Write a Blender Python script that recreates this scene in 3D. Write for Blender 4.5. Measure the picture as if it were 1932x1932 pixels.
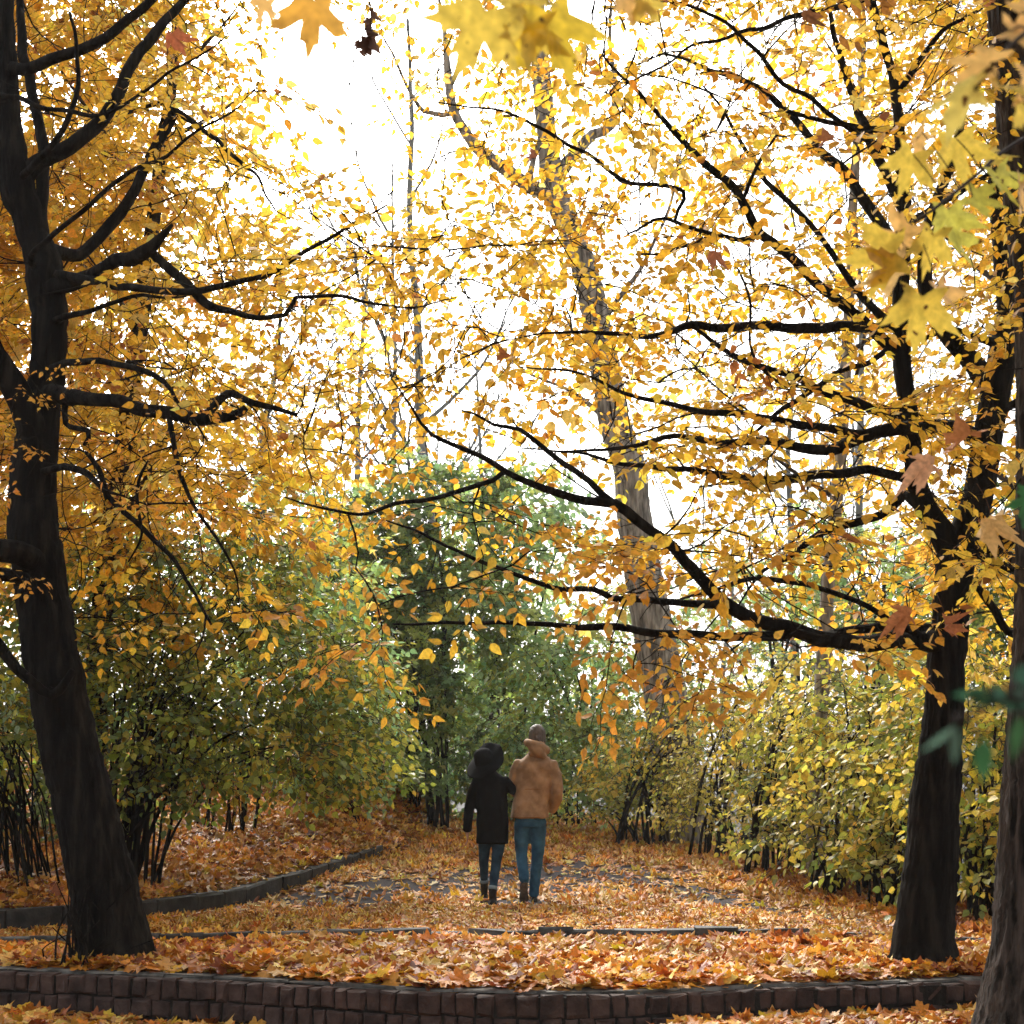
import bpy, math, random
import numpy as np
from mathutils import Vector, Matrix
rs = np.random.RandomState(11)
random.seed(5)
R = math.radians
for o in list(bpy.data.objects): bpy.data.objects.remove(o)
SC = bpy.context.scene
COL = SC.collection

# ---------------------------------------------------------------- camera
CAMZ, PITCH, F = 1.14, R(10.63), 2816.0
cam = bpy.data.cameras.new('camera'); camo = bpy.data.objects.new('camera', cam); COL.objects.link(camo)
camo.location = (0, 0, CAMZ); camo.rotation_euler = (R(90) + PITCH, 0, 0)
cam.sensor_width = 24; cam.sensor_height = 24; cam.lens = 24 * F / 1932; cam.clip_start = .05; cam.clip_end = 3000
cam.dof.use_dof = True; cam.dof.focus_distance = 13.0; cam.dof.aperture_fstop = 4.2; cam.dof.aperture_blades = 9
SC.camera = camo
# ---------------------------------------------------------------- sky and sun
SUN_EL, SUN_AZ = R(38), R(-14)
w = bpy.data.worlds.new("World"); SC.world = w; w.use_nodes = True
nt = w.node_tree; nt.nodes.clear()
sky = nt.nodes.new('ShaderNodeTexSky'); sky.sky_type = 'NISHITA'; sky.sun_disc = False
sky.sun_elevation = SUN_EL; sky.sun_rotation = SUN_AZ; sky.air_density = 1.2; sky.dust_density = 6.0; sky.ozone_density = 1.0
hs = nt.nodes.new('ShaderNodeHueSaturation'); hs.inputs['Saturation'].default_value = .16
bg = nt.nodes.new('ShaderNodeBackground'); bg.inputs['Strength'].default_value = .15
wo = nt.nodes.new('ShaderNodeOutputWorld')
nt.links.new(sky.outputs[0], hs.inputs['Color']); nt.links.new(hs.outputs[0], bg.inputs['Color']); nt.links.new(bg.outputs[0], wo.inputs['Surface'])
sl = bpy.data.lights.new('sun', 'SUN'); sl.energy = 1.5; sl.angle = R(14); sl.color = (1, .93, .82)
so = bpy.data.objects.new('sun', sl); COL.objects.link(so)
sd = Vector((math.sin(SUN_AZ) * math.cos(SUN_EL), math.cos(SUN_AZ) * math.cos(SUN_EL), math.sin(SUN_EL)))
so.rotation_euler = sd.to_track_quat('Z', 'Y').to_euler(); so.location = (0, 30, 30)
SC.view_settings.view_transform = 'Standard'; SC.view_settings.look = 'None'
SC.view_settings.exposure = 1.36; SC.view_settings.gamma = 1; SC.view_settings.use_curve_mapping = False
cy = SC.cycles
cy.max_bounces = 7; cy.diffuse_bounces = 3; cy.glossy_bounces = 2; cy.transmission_bounces = 5; cy.volume_bounces = 1; cy.transparent_max_bounces = 6
cy.use_denoising = True; cy.sample_clamp_indirect = 6; cy.caustics_reflective = False; cy.caustics_refractive = False

# ---------------------------------------------------------------- helpers
def P(u, v, Y):
    """world point seen at (u, v) of the 1932 px wide picture, at distance Y in front of the camera"""
    a = (966 - v) / F; dy = math.cos(PITCH) - a * math.sin(PITCH); dz = math.sin(PITCH) + a * math.cos(PITCH)
    t = Y / dy
    return np.array([(u - 966) / F * t, Y, CAMZ + dz * t])

def nrm(a):
    return a / (np.linalg.norm(a, axis=-1, keepdims=True) + 1e-12)

def tag(o, label=None, cat=None, group=None, kind=None):
    if label: o['label'] = label
    if cat: o['category'] = cat
    if group: o['group'] = group
    if kind: o['kind'] = kind
    return o

def empty(name, loc, label=None, cat=None, group=None):
    o = bpy.data.objects.new(name, None); COL.objects.link(o); o.location = tuple(loc); o.empty_display_size = .2
    return tag(o, label, cat, group)

class MB:
    def __init__(s): s.v = []; s.n = 0; s.f = []; s.c = []
    def add(s, verts, faces, col=None):
        verts = np.asarray(verts, dtype=np.float64); s.v.append(verts)
        for fa in faces:
            fa = np.asarray(fa, dtype=np.int64)
            if fa.ndim == 1: fa = fa[None]
            s.f.append(fa + s.n)
        s.n += len(verts)
        if col is not None: s.c.append(np.asarray(col))
    def tube(s, pts, rad, sides=8, cap=True, wob=0, ref=None, ell=None):
        pts = np.asarray(pts, float); rad = np.asarray(rad, float); m = len(pts)
        t = nrm(np.gradient(pts, axis=0))
        n = np.array(ref if ref is not None else ((0, 0, 1.) if abs(t[0][2]) < .8 else (1., 0, 0)), float)
        N = np.zeros((m, 3)); 
        for i in range(m):
            n = n - t[i] * n.dot(t[i]); n /= np.linalg.norm(n) + 1e-9; N[i] = n
        B = np.cross(t, N)
        a = np.linspace(0, 2 * math.pi, sides, endpoint=False)
        rr = rad[:, None] * np.ones((1, sides))
        if wob and sides >= 20:
            a = np.linspace(0, 2 * math.pi, sides, endpoint=False); k = np.arange(m)[:, None]; dr = np.cumsum(rs.normal(size=(m, 1)) * .06, 0)
            fu = np.abs(np.sin(9 * a[None] + 1.5 * np.sin(k * .1) + dr)) ** .6 + .7 * np.abs(np.sin(14 * a[None] + 2 * np.sin(k * .07 + 2) - dr)) ** .6 + .3 * rs.normal(size=(m, sides))
            rr = rr * (1 + .05 * (np.sin(3 * a[None] + k * .03) + .7 * np.sin(2 * a[None] + 1 + k * .05))) + np.minimum(rad[:, None] * .075, .013) * (fu - 1)
        elif wob:
            ph = rs.uniform(0, 6.28, 6)
            k = np.arange(m)[:, None]
            rr = rr * (1 + wob * (np.sin(3 * a[None] + ph[0] + .25 * k) + .7 * np.sin(5 * a[None] + ph[1] - .17 * k) + .6 * np.sin(2 * a[None] + ph[2] + .5 * k)) + wob * .5 * rs.normal(size=(m, sides)))
        ea, eb = ell if ell else (1, 1)
        V = pts[:, None] + N[:, None] * (np.cos(a) * ea)[None, :, None] * rr[..., None] + B[:, None] * (np.sin(a) * eb)[None, :, None] * rr[..., None]
        i = np.arange(m - 1)[:, None] * sides; j = np.arange(sides)[None]; j2 = (j + 1) % sides
        q = np.stack([i + j, i + j2, i + sides + j2, i + sides + j], -1).reshape(-1, 4)
        fs = [q]
        if cap: fs += [np.arange(sides)[::-1], np.arange(sides) + (m - 1) * sides]
        s.add(V.reshape(-1, 3), fs)
    def loft(s, rings, sides=28, sq=1.0):
        """rings: (x, y, z, rx, ry) horizontal ellipses, closed at both ends"""
        a = np.linspace(0, 2 * math.pi, sides, endpoint=False); ca, sa = np.cos(a), np.sin(a)
        ca = np.sign(ca) * abs(ca) ** sq; sa = np.sign(sa) * abs(sa) ** sq
        V = np.array([[(x + rx * c, y + ry * s_, z) for c, s_ in zip(ca, sa)] for x, y, z, rx, ry in rings])
        m = len(rings); i = np.arange(m - 1)[:, None] * sides; j = np.arange(sides)[None]; j2 = (j + 1) % sides
        q = np.stack([i + j, i + j2, i + sides + j2, i + sides + j], -1).reshape(-1, 4)
        s.add(V.reshape(-1, 3), [q, np.arange(sides)[::-1], np.arange(sides) + (m - 1) * sides])
    def ball(s, c, r, seg=16, rings=10):
        r = np.array(r if hasattr(r, '__len__') else (r, r, r), float)
        th = np.linspace(.12, math.pi - .12, rings); a = np.linspace(0, 2 * math.pi, seg, endpoint=False)
        V = np.stack([np.sin(th)[:, None] * np.cos(a), np.sin(th)[:, None] * np.sin(a), np.cos(th)[:, None] * np.ones(seg)], -1)[::-1]
        i = np.arange(rings - 1)[:, None] * seg; j = np.arange(seg)[None]; j2 = (j + 1) % seg
        q = np.stack([i + j, i + j2, i + seg + j2, i + seg + j], -1).reshape(-1, 4)
        s.add(V.reshape(-1, 3) * r + np.asarray(c), [q, np.arange(seg)[::-1], np.arange(seg) + (rings - 1) * seg])
    def mesh(s, name, smooth=True):
        me = bpy.data.meshes.new(name)
        V = np.concatenate(s.v) if s.v else np.zeros((0, 3))
        me.vertices.add(len(V)); me.vertices.foreach_set('co', V.astype(np.float32).ravel())
        ls = np.concatenate([f.ravel() for f in s.f]); tot = np.concatenate([np.full(len(f), f.shape[1]) for f in s.f])
        me.loops.add(len(ls)); me.loops.foreach_set('vertex_index', ls.astype(np.int32))
        me.polygons.add(len(tot)); st = np.concatenate([[0], np.cumsum(tot)[:-1]])
        me.polygons.foreach_set('loop_start', st.astype(np.int32)); me.polygons.foreach_set('loop_total', tot.astype(np.int32))
        me.polygons.foreach_set('use_smooth', np.full(len(tot), smooth))
        me.update(calc_edges=True)
        if s.c:
            c = np.concatenate(s.c); c = np.concatenate([c, np.ones((len(c), 1))], 1)
            at = me.color_attributes.new('Col', 'FLOAT_COLOR', 'POINT'); at.data.foreach_set('color', c.astype(np.float32).ravel())
        return me
    def build(s, name, mat, parent=None, smooth=True):
        me = s.mesh(name, smooth); me.materials.append(mat)
        o = bpy.data.objects.new(name, me); COL.objects.link(o)
        if parent is not None:
            o.parent = parent
            root = parent
            off = Vector((0, 0, 0))
            while root is not None: off += root.location; root = root.parent
            me.transform(Matrix.Translation(-off))
        return o

def spline(pts, step=.08, jit=0.0):
    """Catmull-Rom through rows (x, y, z, r)"""
    p = np.asarray(pts, float); out = []
    q = np.vstack([2 * p[0] - p[1], p, 2 * p[-1] - p[-2]])
    for i in range(1, len(q) - 2):
        L = np.linalg.norm(q[i + 1][:3] - q[i][:3]); n = max(2, int(L / step)); t = np.linspace(0, 1, n, endpoint=False)[:, None]
        a, b, c, d = q[i - 1], q[i], q[i + 1], q[i + 2]
        out.append(.5 * ((2 * b) + (c - a) * t + (2 * a - 5 * b + 4 * c - d) * t ** 2 + (3 * b - a - 3 * c + d) * t ** 3))
    out.append(p[-1:]); o = np.concatenate(out)
    if jit and len(o) > 4:
        j = rs.normal(size=(len(o), 3)) * jit; k = np.array([.25, .5, .25])
        for _ in range(2):
            for a in range(3): j[:, a] = np.convolve(j[:, a], k, 'same')
        j[0] = 0; o[:, :3] += j
    o[:, 3] = np.maximum(o[:, 3], .0015)
    return o

# ---------------------------------------------------------------- materials
def mat(name):
    m = bpy.data.materials.new(name); m.use_nodes = True; n = m.node_tree; n.nodes.clear()
    return m, n, n.nodes, n.links
def node(N, t, **k):
    x = N.new(t)
    for a, b in k.items():
        if hasattr(x, a): setattr(x, a, b)
        else: x.inputs[a].default_value = b
    return x
def leafmat(name, trans=.5, rough=.55, spec=.35, tint=(1, 1, 1), spots=0):
    m, n, N, L = mat(name)
    at = node(N, 'ShaderNodeAttribute', attribute_name='Col'); tc = node(N, 'ShaderNodeNewGeometry')
    no = node(N, 'ShaderNodeTexNoise'); no.inputs['Scale'].default_value = 55; no.inputs['Detail'].default_value = 2
    L.new(tc.outputs['Position'], no.inputs['Vector'])
    mr = node(N, 'ShaderNodeMapRange'); mr.inputs[1].default_value = .3; mr.inputs[2].default_value = .7; mr.inputs[3].default_value = .72; mr.inputs[4].default_value = 1.15
    L.new(no.outputs['Fac'], mr.inputs[0])
    mx = node(N, 'ShaderNodeMix', data_type='RGBA', blend_type='MULTIPLY'); mx.inputs[0].default_value = 1
    L.new(at.outputs['Color'], mx.inputs[6]); L.new(mr.outputs[0], mx.inputs[7])
    colr = mx.outputs[2]
    if spots:
        vo = node(N, 'ShaderNodeTexNoise'); vo.inputs['Scale'].default_value = 42; vo.inputs['Detail'].default_value = 1
        L.new(tc.outputs['Position'], vo.inputs['Vector'])
        cr = node(N, 'ShaderNodeMapRange'); cr.inputs[1].default_value = .70; cr.inputs[2].default_value = .73
        L.new(vo.outputs['Fac'], cr.inputs[0])
        m2 = node(N, 'ShaderNodeMix', data_type='RGBA'); L.new(cr.outputs[0], m2.inputs[0]); L.new(colr, m2.inputs[6]); m2.inputs[7].default_value = (.09, .035, .012, 1)
        colr = m2.outputs[2]
    pr = node(N, 'ShaderNodeBsdfPrincipled'); pr.inputs['Roughness'].default_value = rough; pr.inputs['Specular IOR Level'].default_value = spec
    tr = node(N, 'ShaderNodeBsdfTranslucent'); ms = node(N, 'ShaderNodeMixShader'); ms.inputs[0].default_value = trans
    L.new(colr, pr.inputs['Base Color']); L.new(colr, tr.inputs['Color'])
    L.new(pr.outputs[0], ms.inputs[1]); L.new(tr.outputs[0], ms.inputs[2])
    ou = node(N, 'ShaderNodeOutputMaterial'); L.new(ms.outputs[0], ou.inputs[0])
    return m
def surf(name, c1, c2, scale=8, rough=.8, bump=.4, bscale=None, stretch=(1, 1, 1), detail=6, dist=.02, spec=.3, c3=None):
    m, n, N, L = mat(name)
    tc = node(N, 'ShaderNodeTexCoord'); mp = node(N, 'ShaderNodeMapping'); mp.inputs['Scale'].default_value = stretch
    L.new(tc.outputs['Object'], mp.inputs['Vector'])
    no = node(N, 'ShaderNodeTexNoise'); no.inputs['Scale'].default_value = scale; no.inputs['Detail'].default_value = detail
    L.new(mp.outputs[0], no.inputs['Vector'])
    cr = node(N, 'ShaderNodeValToRGB'); cr.color_ramp.elements[0].position = .35; cr.color_ramp.elements[1].position = .68
    cr.color_ramp.elements[0].color = (*c1, 1); cr.color_ramp.elements[1].color = (*c2, 1)
    if c3: e = cr.color_ramp.elements.new(.5); e.color = (*c3, 1)
    L.new(no.outputs['Fac'], cr.inputs[0])
    n2 = node(N, 'ShaderNodeTexNoise'); n2.inputs['Scale'].default_value = bscale or scale * 2.5; n2.inputs['Detail'].default_value = 8
    L.new(mp.outputs[0], n2.inputs['Vector'])
    bp = node(N, 'ShaderNodeBump'); bp.inputs['Strength'].default_value = bump; bp.inputs['Distance'].default_value = dist
    L.new(n2.outputs['Fac'], bp.inputs['Height'])
    pr = node(N, 'ShaderNodeBsdfPrincipled'); pr.inputs['Roughness'].default_value = rough; pr.inputs['Specular IOR Level'].default_value = spec
    L.new(cr.outputs[0], pr.inputs['Base Color']); L.new(bp.outputs[0], pr.inputs['Normal'])
    ou = node(N, 'ShaderNodeOutputMaterial'); L.new(pr.outputs[0], ou.inputs[0])
    return m
M_leaf = leafmat('leaf_thin', .62, .5, .3)
M_green = leafmat('leaf_green', .5, .42, .5)
M_litter = leafmat('leaf_fallen', .25, .55, .35)
M_maple = leafmat('leaf_maple_spotted', .5, .5, .35, spots=1)
M_dry = leafmat('leaf_dry', .35, .7, .2)
M_bark = surf('bark_dark', (.0025, .0022, .002), (.022, .019, .015), 16, .95, 1.0, 24, (1, 1, .13), dist=.05, spec=.1, c3=(.007, .006, .005))
M_barkfur = surf('bark_furrowed', (.008, .007, .006), (.075, .06, .052), 22, .95, 1.0, 26, (1, 1, .14), dist=.05, spec=.12)
M_barkgreyhaze = surf('bark_grey_hazed', (.08, .072, .062), (.40, .37, .33), 14, .95, 1.0, 20, (1, 1, .2), dist=.05, spec=.15)  # grey bark, lightened so its colour carries the fade of haze
M_barkhaze = surf('bark_far_hazed', (.10, .11, .11), (.22, .235, .235), 9, .9, .5, 12, (1, 1, .3))  # pale bluish bark colour stands in for distance haze
M_twig = surf('twig_bark', (.012, .008, .006), (.04, .026, .018), 20, .8, .2)
M_soil = surf('soil_litter', (.05, .02, .008), (.22, .085, .02), 14, .95, 1.0, 30, dist=.04, c3=(.12, .05, .013), detail=10)
M_asph = surf('asphalt', (.04, .035, .037), (.085, .076, .08), 40, .95, .6, 160, dist=.004, spec=.08)
M_stone = surf('wall_stone', (.022, .013, .011), (.075, .046, .038), 7, .85, .8, 45, dist=.012)
M_mortar = surf('mortar', (.008, .007, .006), (.022, .02, .018), 12, .95, .7, 50)
M_cope = surf('coping_stone', (.05, .045, .04), (.2, .19, .17), 9, .8, .7, 50, dist=.01)
M_cap = surf('kerb_stone', (.02, .02, .02), (.12, .12, .115), 6, .75, .6, 50, dist=.01)
M_kerbdark = surf('kerb_dark', (.012, .011, .01), (.05, .046, .042), 6, .8, .7, 40, dist=.01)

# ---------------------------------------------------------------- terrain
KX = np.array([[-9, 14], [11.5, -8], [12.97, -4.3], [14.04, -3.31], [16.5, -2.65], [21.2, -1.81]])  # left kerb
def xk(Y): return np.interp(Y, [11.3, 12.2, 12.97, 14.04, 15.2, 16.5, 18.8, 21.2, 27], [-14, -7.2, -4.3, -3.31, -2.9, -2.65, -2.2, -1.81, -1.0])
def xh(Y): return np.interp(Y, [5, 10, 12, 16, 18.4, 21, 24, 29, 34], [5.6, 5.5, 5.0, 4.75, 4.5, 4.2, 3.5, 2.3, -2])
def wallY(x): return np.interp(x, [-9, -5, -3.31, -1.85, -.506, .1, .858, 1.34, 2.9, 5, 9], [12.2, 10.7, 10.03, 9.57, 8.95, 8.83, 8.87, 9.1, 9.49, 10.0, 10.8])
def sstep(x): x = np.clip(x, 0, 1); return x * x * (3 - 2 * x)
def gz(x, y):
    x = np.asarray(x, float); y = np.asarray(y, float)
    z = .045 * np.maximum(0, y - 16) - .045 * np.maximum(0, y - 30)
    d = xk(y) - x
    z = z + sstep(d / .12) * (.15 * sstep((27 - y) / 6 + .01)) + .09 * np.clip(d, 0, 8) + sstep((d - .05) / 1.1) * .09 * np.clip(y - 17.5, 0, 12)
    z = z + .03 * np.sin(x * 1.3 + 1) * np.sin(y * .9) * sstep((y - 11) / 2)
    dh = x - xh(y)
    z = z - .42 * np.clip(dh, 0, 30) * sstep(dh / 1.2)
    z = z - .45 * np.clip(y - 31, 0, 40)
    z = np.where(y < wallY(x) + .15, np.interp(x, [-4, -1.6, -.5, .3, 1, 3], [-.235, -.3, -.4, -.32, -.175, -.19]), z)
    return np.maximum(z, -9)
xs = np.unique(np.concatenate([np.linspace(-60, -9, 18), np.linspace(-9, 9, 181), np.linspace(9, 60, 18)]))
ys = np.unique(np.concatenate([np.linspace(-20, 7.5, 10), np.linspace(7.5, 32, 246), np.linspace(32, 90, 25)]))
X, Yg = np.meshgrid(xs, ys); Z = gz(X, Yg)
g = MB(); nx = len(xs); i = np.arange(len(ys) - 1)[:, None] * nx; j = np.arange(nx - 1)[None]
g.add(np.stack([X, Yg, Z], -1).reshape(-1, 3), [np.stack([i + j, i + j + 1, i + nx + j + 1, i + nx + j], -1).reshape(-1, 4)])
o = g.build('ground', M_soil); tag(o, kind='structure')
# asphalt path sheet
pth = MB(); py = np.linspace(11.9, 29, 140)
left = np.maximum(xk(py) + .05, np.interp(py, [11.9, 12.6, 16, 21, 29], [-4.0, -3.8, -2.6, -1.6, -2.4])); right = np.interp(py, [11.9, 13.4, 16, 18.5, 21, 29], [3.6, 3.3, 2.7, 2.1, 1.3, .3])
K = 30; V = []
for a, b, c in zip(py, left, right):
    xx = np.linspace(b, c, K); V.append(np.stack([xx, np.full(K, a), gz(xx, a) + .006], -1))
i = np.arange(len(py) - 1)[:, None] * K; j = np.arange(K - 1)[None]
pth.add(np.concatenate(V), [np.stack([i + j, i + j + 1, i + K + j + 1, i + K + j], -1).reshape(-1, 4)])
o = pth.build('path', M_asph); tag(o, kind='structure')
# water plane added far below the bank, bright by reflecting the white sky
m, n, N, L = mat('bright_water_surface')
pr = node(N, 'ShaderNodeBsdfPrincipled'); pr.inputs['Base Color'].default_value = (.35, .38, .38, 1); pr.inputs['Roughness'].default_value = .25
no = node(N, 'ShaderNodeTexNoise'); no.inputs['Scale'].default_value = 2; bp = node(N, 'ShaderNodeBump'); bp.inputs['Strength'].default_value = .1
L.new(no.outputs['Fac'], bp.inputs['Height']); L.new(bp.outputs[0], pr.inputs['Normal']); L.new(pr.outputs[0], node(N, 'ShaderNodeOutputMaterial').inputs[0])
wt = MB(); wt.add([(-74, -24, -7.5), (74, -24, -7.5), (74, 99, -7.5), (-74, 99, -7.5)], [[0, 1, 2, 3]])
tag(wt.build('added_bright_water', m, smooth=False), kind='structure')

# ---------------------------------------------------------------- cobbled retaining wall and kerbs
def block(mb, c, t, nrmv, wd, h, dp, ch=.008, jit=.004):
    """stone: centre of front face c, tangent t, outward normal, width, height, depth"""
    t = np.array(t); nn = np.array(nrmv); up = np.array([0, 0, 1.]); V = []
    for k, (s, off) in enumerate([(1, -dp), (1, -ch), (0, 0)]):
        a = wd / 2 - (ch if k == 2 else 0); b = h / 2 - (ch if k == 2 else 0)
        for sx, sz in ((-1, -1), (1, -1), (1, 1), (-1, 1)):
            V.append(np.array(c) + t * sx * a + up * sz * b + nn * off + rs.normal(size=3) * jit * (.4 if k == 0 else 1))
    q = [[8, 9, 10, 11]]
    for b in (0, 4):
        for e in range(4): q.append([b + e, b + (e + 1) % 4, b + 4 + (e + 1) % 4, b + 4 + e])
    q.append([3, 2, 1, 0]); mb.add(V, [np.array(q)])
def walk(poly, step0):
    """arc-length walk on dense polyline"""
    d = np.concatenate([[0], np.cumsum(np.linalg.norm(np.diff(poly, axis=0), axis=1))]); s = 0
    while s < d[-1] - .02:
        wd = step0 * rs.uniform(.72, 1.3); a = s + wd / 2
        p = np.array([np.interp(a, d, poly[:, k]) for k in range(2)]); p2 = np.array([np.interp(a + .05, d, poly[:, k]) for k in range(2)])
        t = p2 - p
        if np.linalg.norm(t) < 1e-5: break
        t = t / np.linalg.norm(t); yield p, np.array([t[0], t[1], 0]), np.array([t[1], -t[0], 0]), wd
        s += wd
wx = np.linspace(-8.5, 8.5, 120); wp = np.stack([wx, wallY(wx)], -1)
k = np.ones(7) / 7; wp[3:-3, 1] = np.convolve(wp[:, 1], k, 'valid')
wall = empty('retaining_wall', (0, 8.83, -.25), 'low curving wall of dark brown cobblestones holding back the bed of leaves', 'wall')
st = MB(); cp = MB(); body = MB()
for row, (zc, h) in enumerate([(-.06, .122), (-.183, .122), (-.306, .122), (-.43, .122)]):
    for p, t, nn, wd in walk(wp + np.array([rs.uniform(-.04, .04) - 0, 0]), .112 if row == 0 else .12):
        gap = .013
        block(st, (p[0], p[1] + rs.normal() * .004, zc + rs.normal() * .002), t, nn, wd - gap, h - gap + (rs.uniform(0, .012) if row == 0 else 0), .085, ch=.014, jit=.005)
A = np.concatenate([np.column_stack([wp, np.full(len(wp), z)]) + np.array([0, dy, 0]) for z, dy in ((-.4, .018), (-.012, .018), (-.012, .24), (-.4, .24))])
n_ = len(wp); i = np.arange(n_ - 1); qs = [np.stack([i + a * n_, i + 1 + a * n_, i + 1 + b * n_, i + b * n_], -1) for a, b in ((0, 1), (1, 2), (2, 3))]
body.add(A, qs)
for p, t, nn, wd in walk(wp + np.array([0, .13]), .42):
    block(cp, (p[0], p[1] - .03, .004), t, nn, wd - .004, .022, .16, ch=.006, jit=.006)
st.build('stones', M_stone, wall, smooth=False); body.build('mortar_bed', M_mortar, wall, smooth=False); cp.build('coping', M_cope, wall, smooth=False)

kb = MB()
kp = np.array([[-6.5, 12.5], [-4.3, 12.97], [-3.31, 14.04], [-2.9, 15.2], [-2.65, 16.5], [-2.2, 18.8], [-1.81, 21.2]])
kp = spline(np.column_stack([kp[:, 0], kp[:, 1], kp[:, 0] * 0, kp[:, 0] * 0]), .1)[:, :2]
for p, t, nn, wd in walk(kp, .55):
    q_ = p + t[:2] * .3; za, zb = [.045 * max(0, float(w_[1]) - 16) for w_ in (p, q_)]; t = np.array([t[0], t[1], (zb - za) / .3]); block(kb, (p[0], p[1], za + .075), t, nn, wd - .004, .19, .16, ch=.018, jit=.006)
o = kb.build('stone_kerb', M_kerbdark, smooth=False); tag(o, 'long dark raised kerb curving along the left bank behind the leaning trunk', 'kerb')
k2 = MB(); kq = np.array([[-4.6, 11.1], [-3.4, 11.4], [-2.32, 11.57], [-1.1, 12.0], [.14, 12.25], [2.01, 12.05], [2.93, 11.65], [3.6, 11.3], [4.6, 10.9]])
kq = spline(np.column_stack([kq[:, 0], kq[:, 1], kq[:, 0] * 0, kq[:, 0] * 0]), .1)[:, :2]
for p, t, nn, wd in walk(kq, .3):
    block(k2, (p[0], p[1], gz(p[0], p[1]) + .038 + rs.normal() * .01), t, nn, wd + .006, .09, .1, ch=.012, jit=.008)
o = k2.build('edging_stones', M_cap, smooth=False); tag(o, 'thin row of wet dark edging stones half buried in leaves across the path', 'edging')

# ---------------------------------------------------------------- leaf templates
def ovate(wd=.32, fold=.08, curl=.1):
    v = [(0, 0, 0), (.33, 0, -fold), (.68, 0, -fold - curl * .3), (1, 0, -curl * 1.6), (.16, wd * .78, 0), (.42, wd, -curl * .3), (.76, wd * .48, -curl * .9), (.16, -wd * .78, 0), (.42, -wd, -curl * .3), (.76, -wd * .48, -curl * .9)]
    return np.array(v), [np.array([[0, 1, 4, 4], ])[:, :3], np.array([[1, 2, 5, 4], [2, 3, 6, 5]]), np.array([[0, 7, 1]]), np.array([[1, 7, 8, 2], [2, 8, 9, 3]])]
def maple(detail=1, curl=.15, seed=0):
    r_ = np.random.RandomState(seed)
    half = [(-80, .14), (-52, .42), (-32, .60), (-20, .54), (-8, .47), (3, .50), (10, .66), (18, .66), (31, .92), (42, .76), (50, .70), (60, .50), (68, .62), (74, .80), (81, .76), (90, 1.02)] if detail == 1 else [(-80, .12), (-52, .36), (-36, .60), (-24, .46), (-5, .40), (8, .52), (17, .74), (24, .68), (32, 1.0), (40, .70), (48, .74), (60, .38), (68, .56), (73, .78), (80, .72), (90, 1.12)] if detail == 2 else [(-80, .12), (-45, .5), (-28, .62), (-4, .46), (12, .68), (31, .92), (60, .5), (74, .78), (90, 1.)]
    pts = half + [(180 - a, r) for a, r in half[::-1][1:]]
    o = np.array([(r * math.cos(R(a)), r * math.sin(R(a))) for a, r in pts]) * (1 + r_.normal(size=(len(pts), 1)) * .05)
    V = np.zeros((len(o) + 1, 3)); V[1:, :2] = o
    rr = np.linalg.norm(V[:, :2], axis=1); ang = np.arctan2(V[:, 1], V[:, 0])
    V[:, 2] = curl * rr ** 2 * (1 + .8 * np.sin(2 * ang + r_.uniform(0, 6))) + curl * .35 * np.sin(5 * ang + r_.uniform(0, 6)) * rr + r_.normal(size=len(V)) * curl * .12
    V[0, 2] = 0
    k = len(o); f = np.array([[0, 1 + i_, 1 + (i_ + 1) % k] for i_ in range(k)])
    V = V[:, [1, 0, 2]]; V[:, 1] *= -1     # tip along +x
    V[:, 0] += .1
    return V * .62, [f]
T_OV = [ovate(.30, .06, .08), ovate(.34, .1, .16), ovate(.26, .03, .22)]
T_WIDE = [ovate(.36, .09, .12), ovate(.40, .14, .24), ovate(.33, .04, .18)]
T_MAP = [maple(1, c, s) for c, s in ((.12, 1), (.3, 2), (-.25, 3), (.5, 4), (-.5, 5), (.75, 6))]
T_LIT = [maple(1, c, s) for c, s in ((.08, 21), (.2, 22), (-.2, 23), (.32, 24), (-.35, 25), (.1, 26))]
T_MAPS = [maple(0, c, s) for c, s in ((.1, 1), (.3, 2), (-.3, 3), (.55, 4), (-.55, 5))]

def add_leaves(mb, temps, pos, fx, fz, size, col):
    """pos (n,3), fx tip directions, fz normals, size, col (n,3)"""
    X_ = nrm(fx); Z_ = nrm(fz - X_ * (fz * X_).sum(1, keepdims=True)); Y_ = np.cross(Z_, X_)
    M3 = np.stack([X_, Y_, Z_], 1)  # rows
    ch = rs.randint(0, len(temps), len(pos))
    for k, (tv, tf) in enumerate(temps):
        s = ch == k; n = int(s.sum())
        if not n: continue
        V = np.einsum('vk,nkj->nvj', tv, M3[s]) * size[s][:, None, None] + pos[s][:, None]
        base = (np.arange(n) * len(tv))[:, None, None]
        mb.add(V.reshape(-1, 3), [(base + f[None]).reshape(-1, f.shape[1]) for f in tf], np.repeat(col[s], len(tv), 0))

def palette(n, cols, w=None, var=.14):
    cols = np.array(cols); w = np.array(w if w is not None else [1] * len(cols), float); w /= w.sum()
    c = cols[rs.choice(len(cols), n, p=w)]
    return np.clip(c * np.exp(rs.normal(size=(n, 1)) * var) * np.exp(rs.normal(size=(n, 3)) * var * .3), .003, .95)

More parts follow.
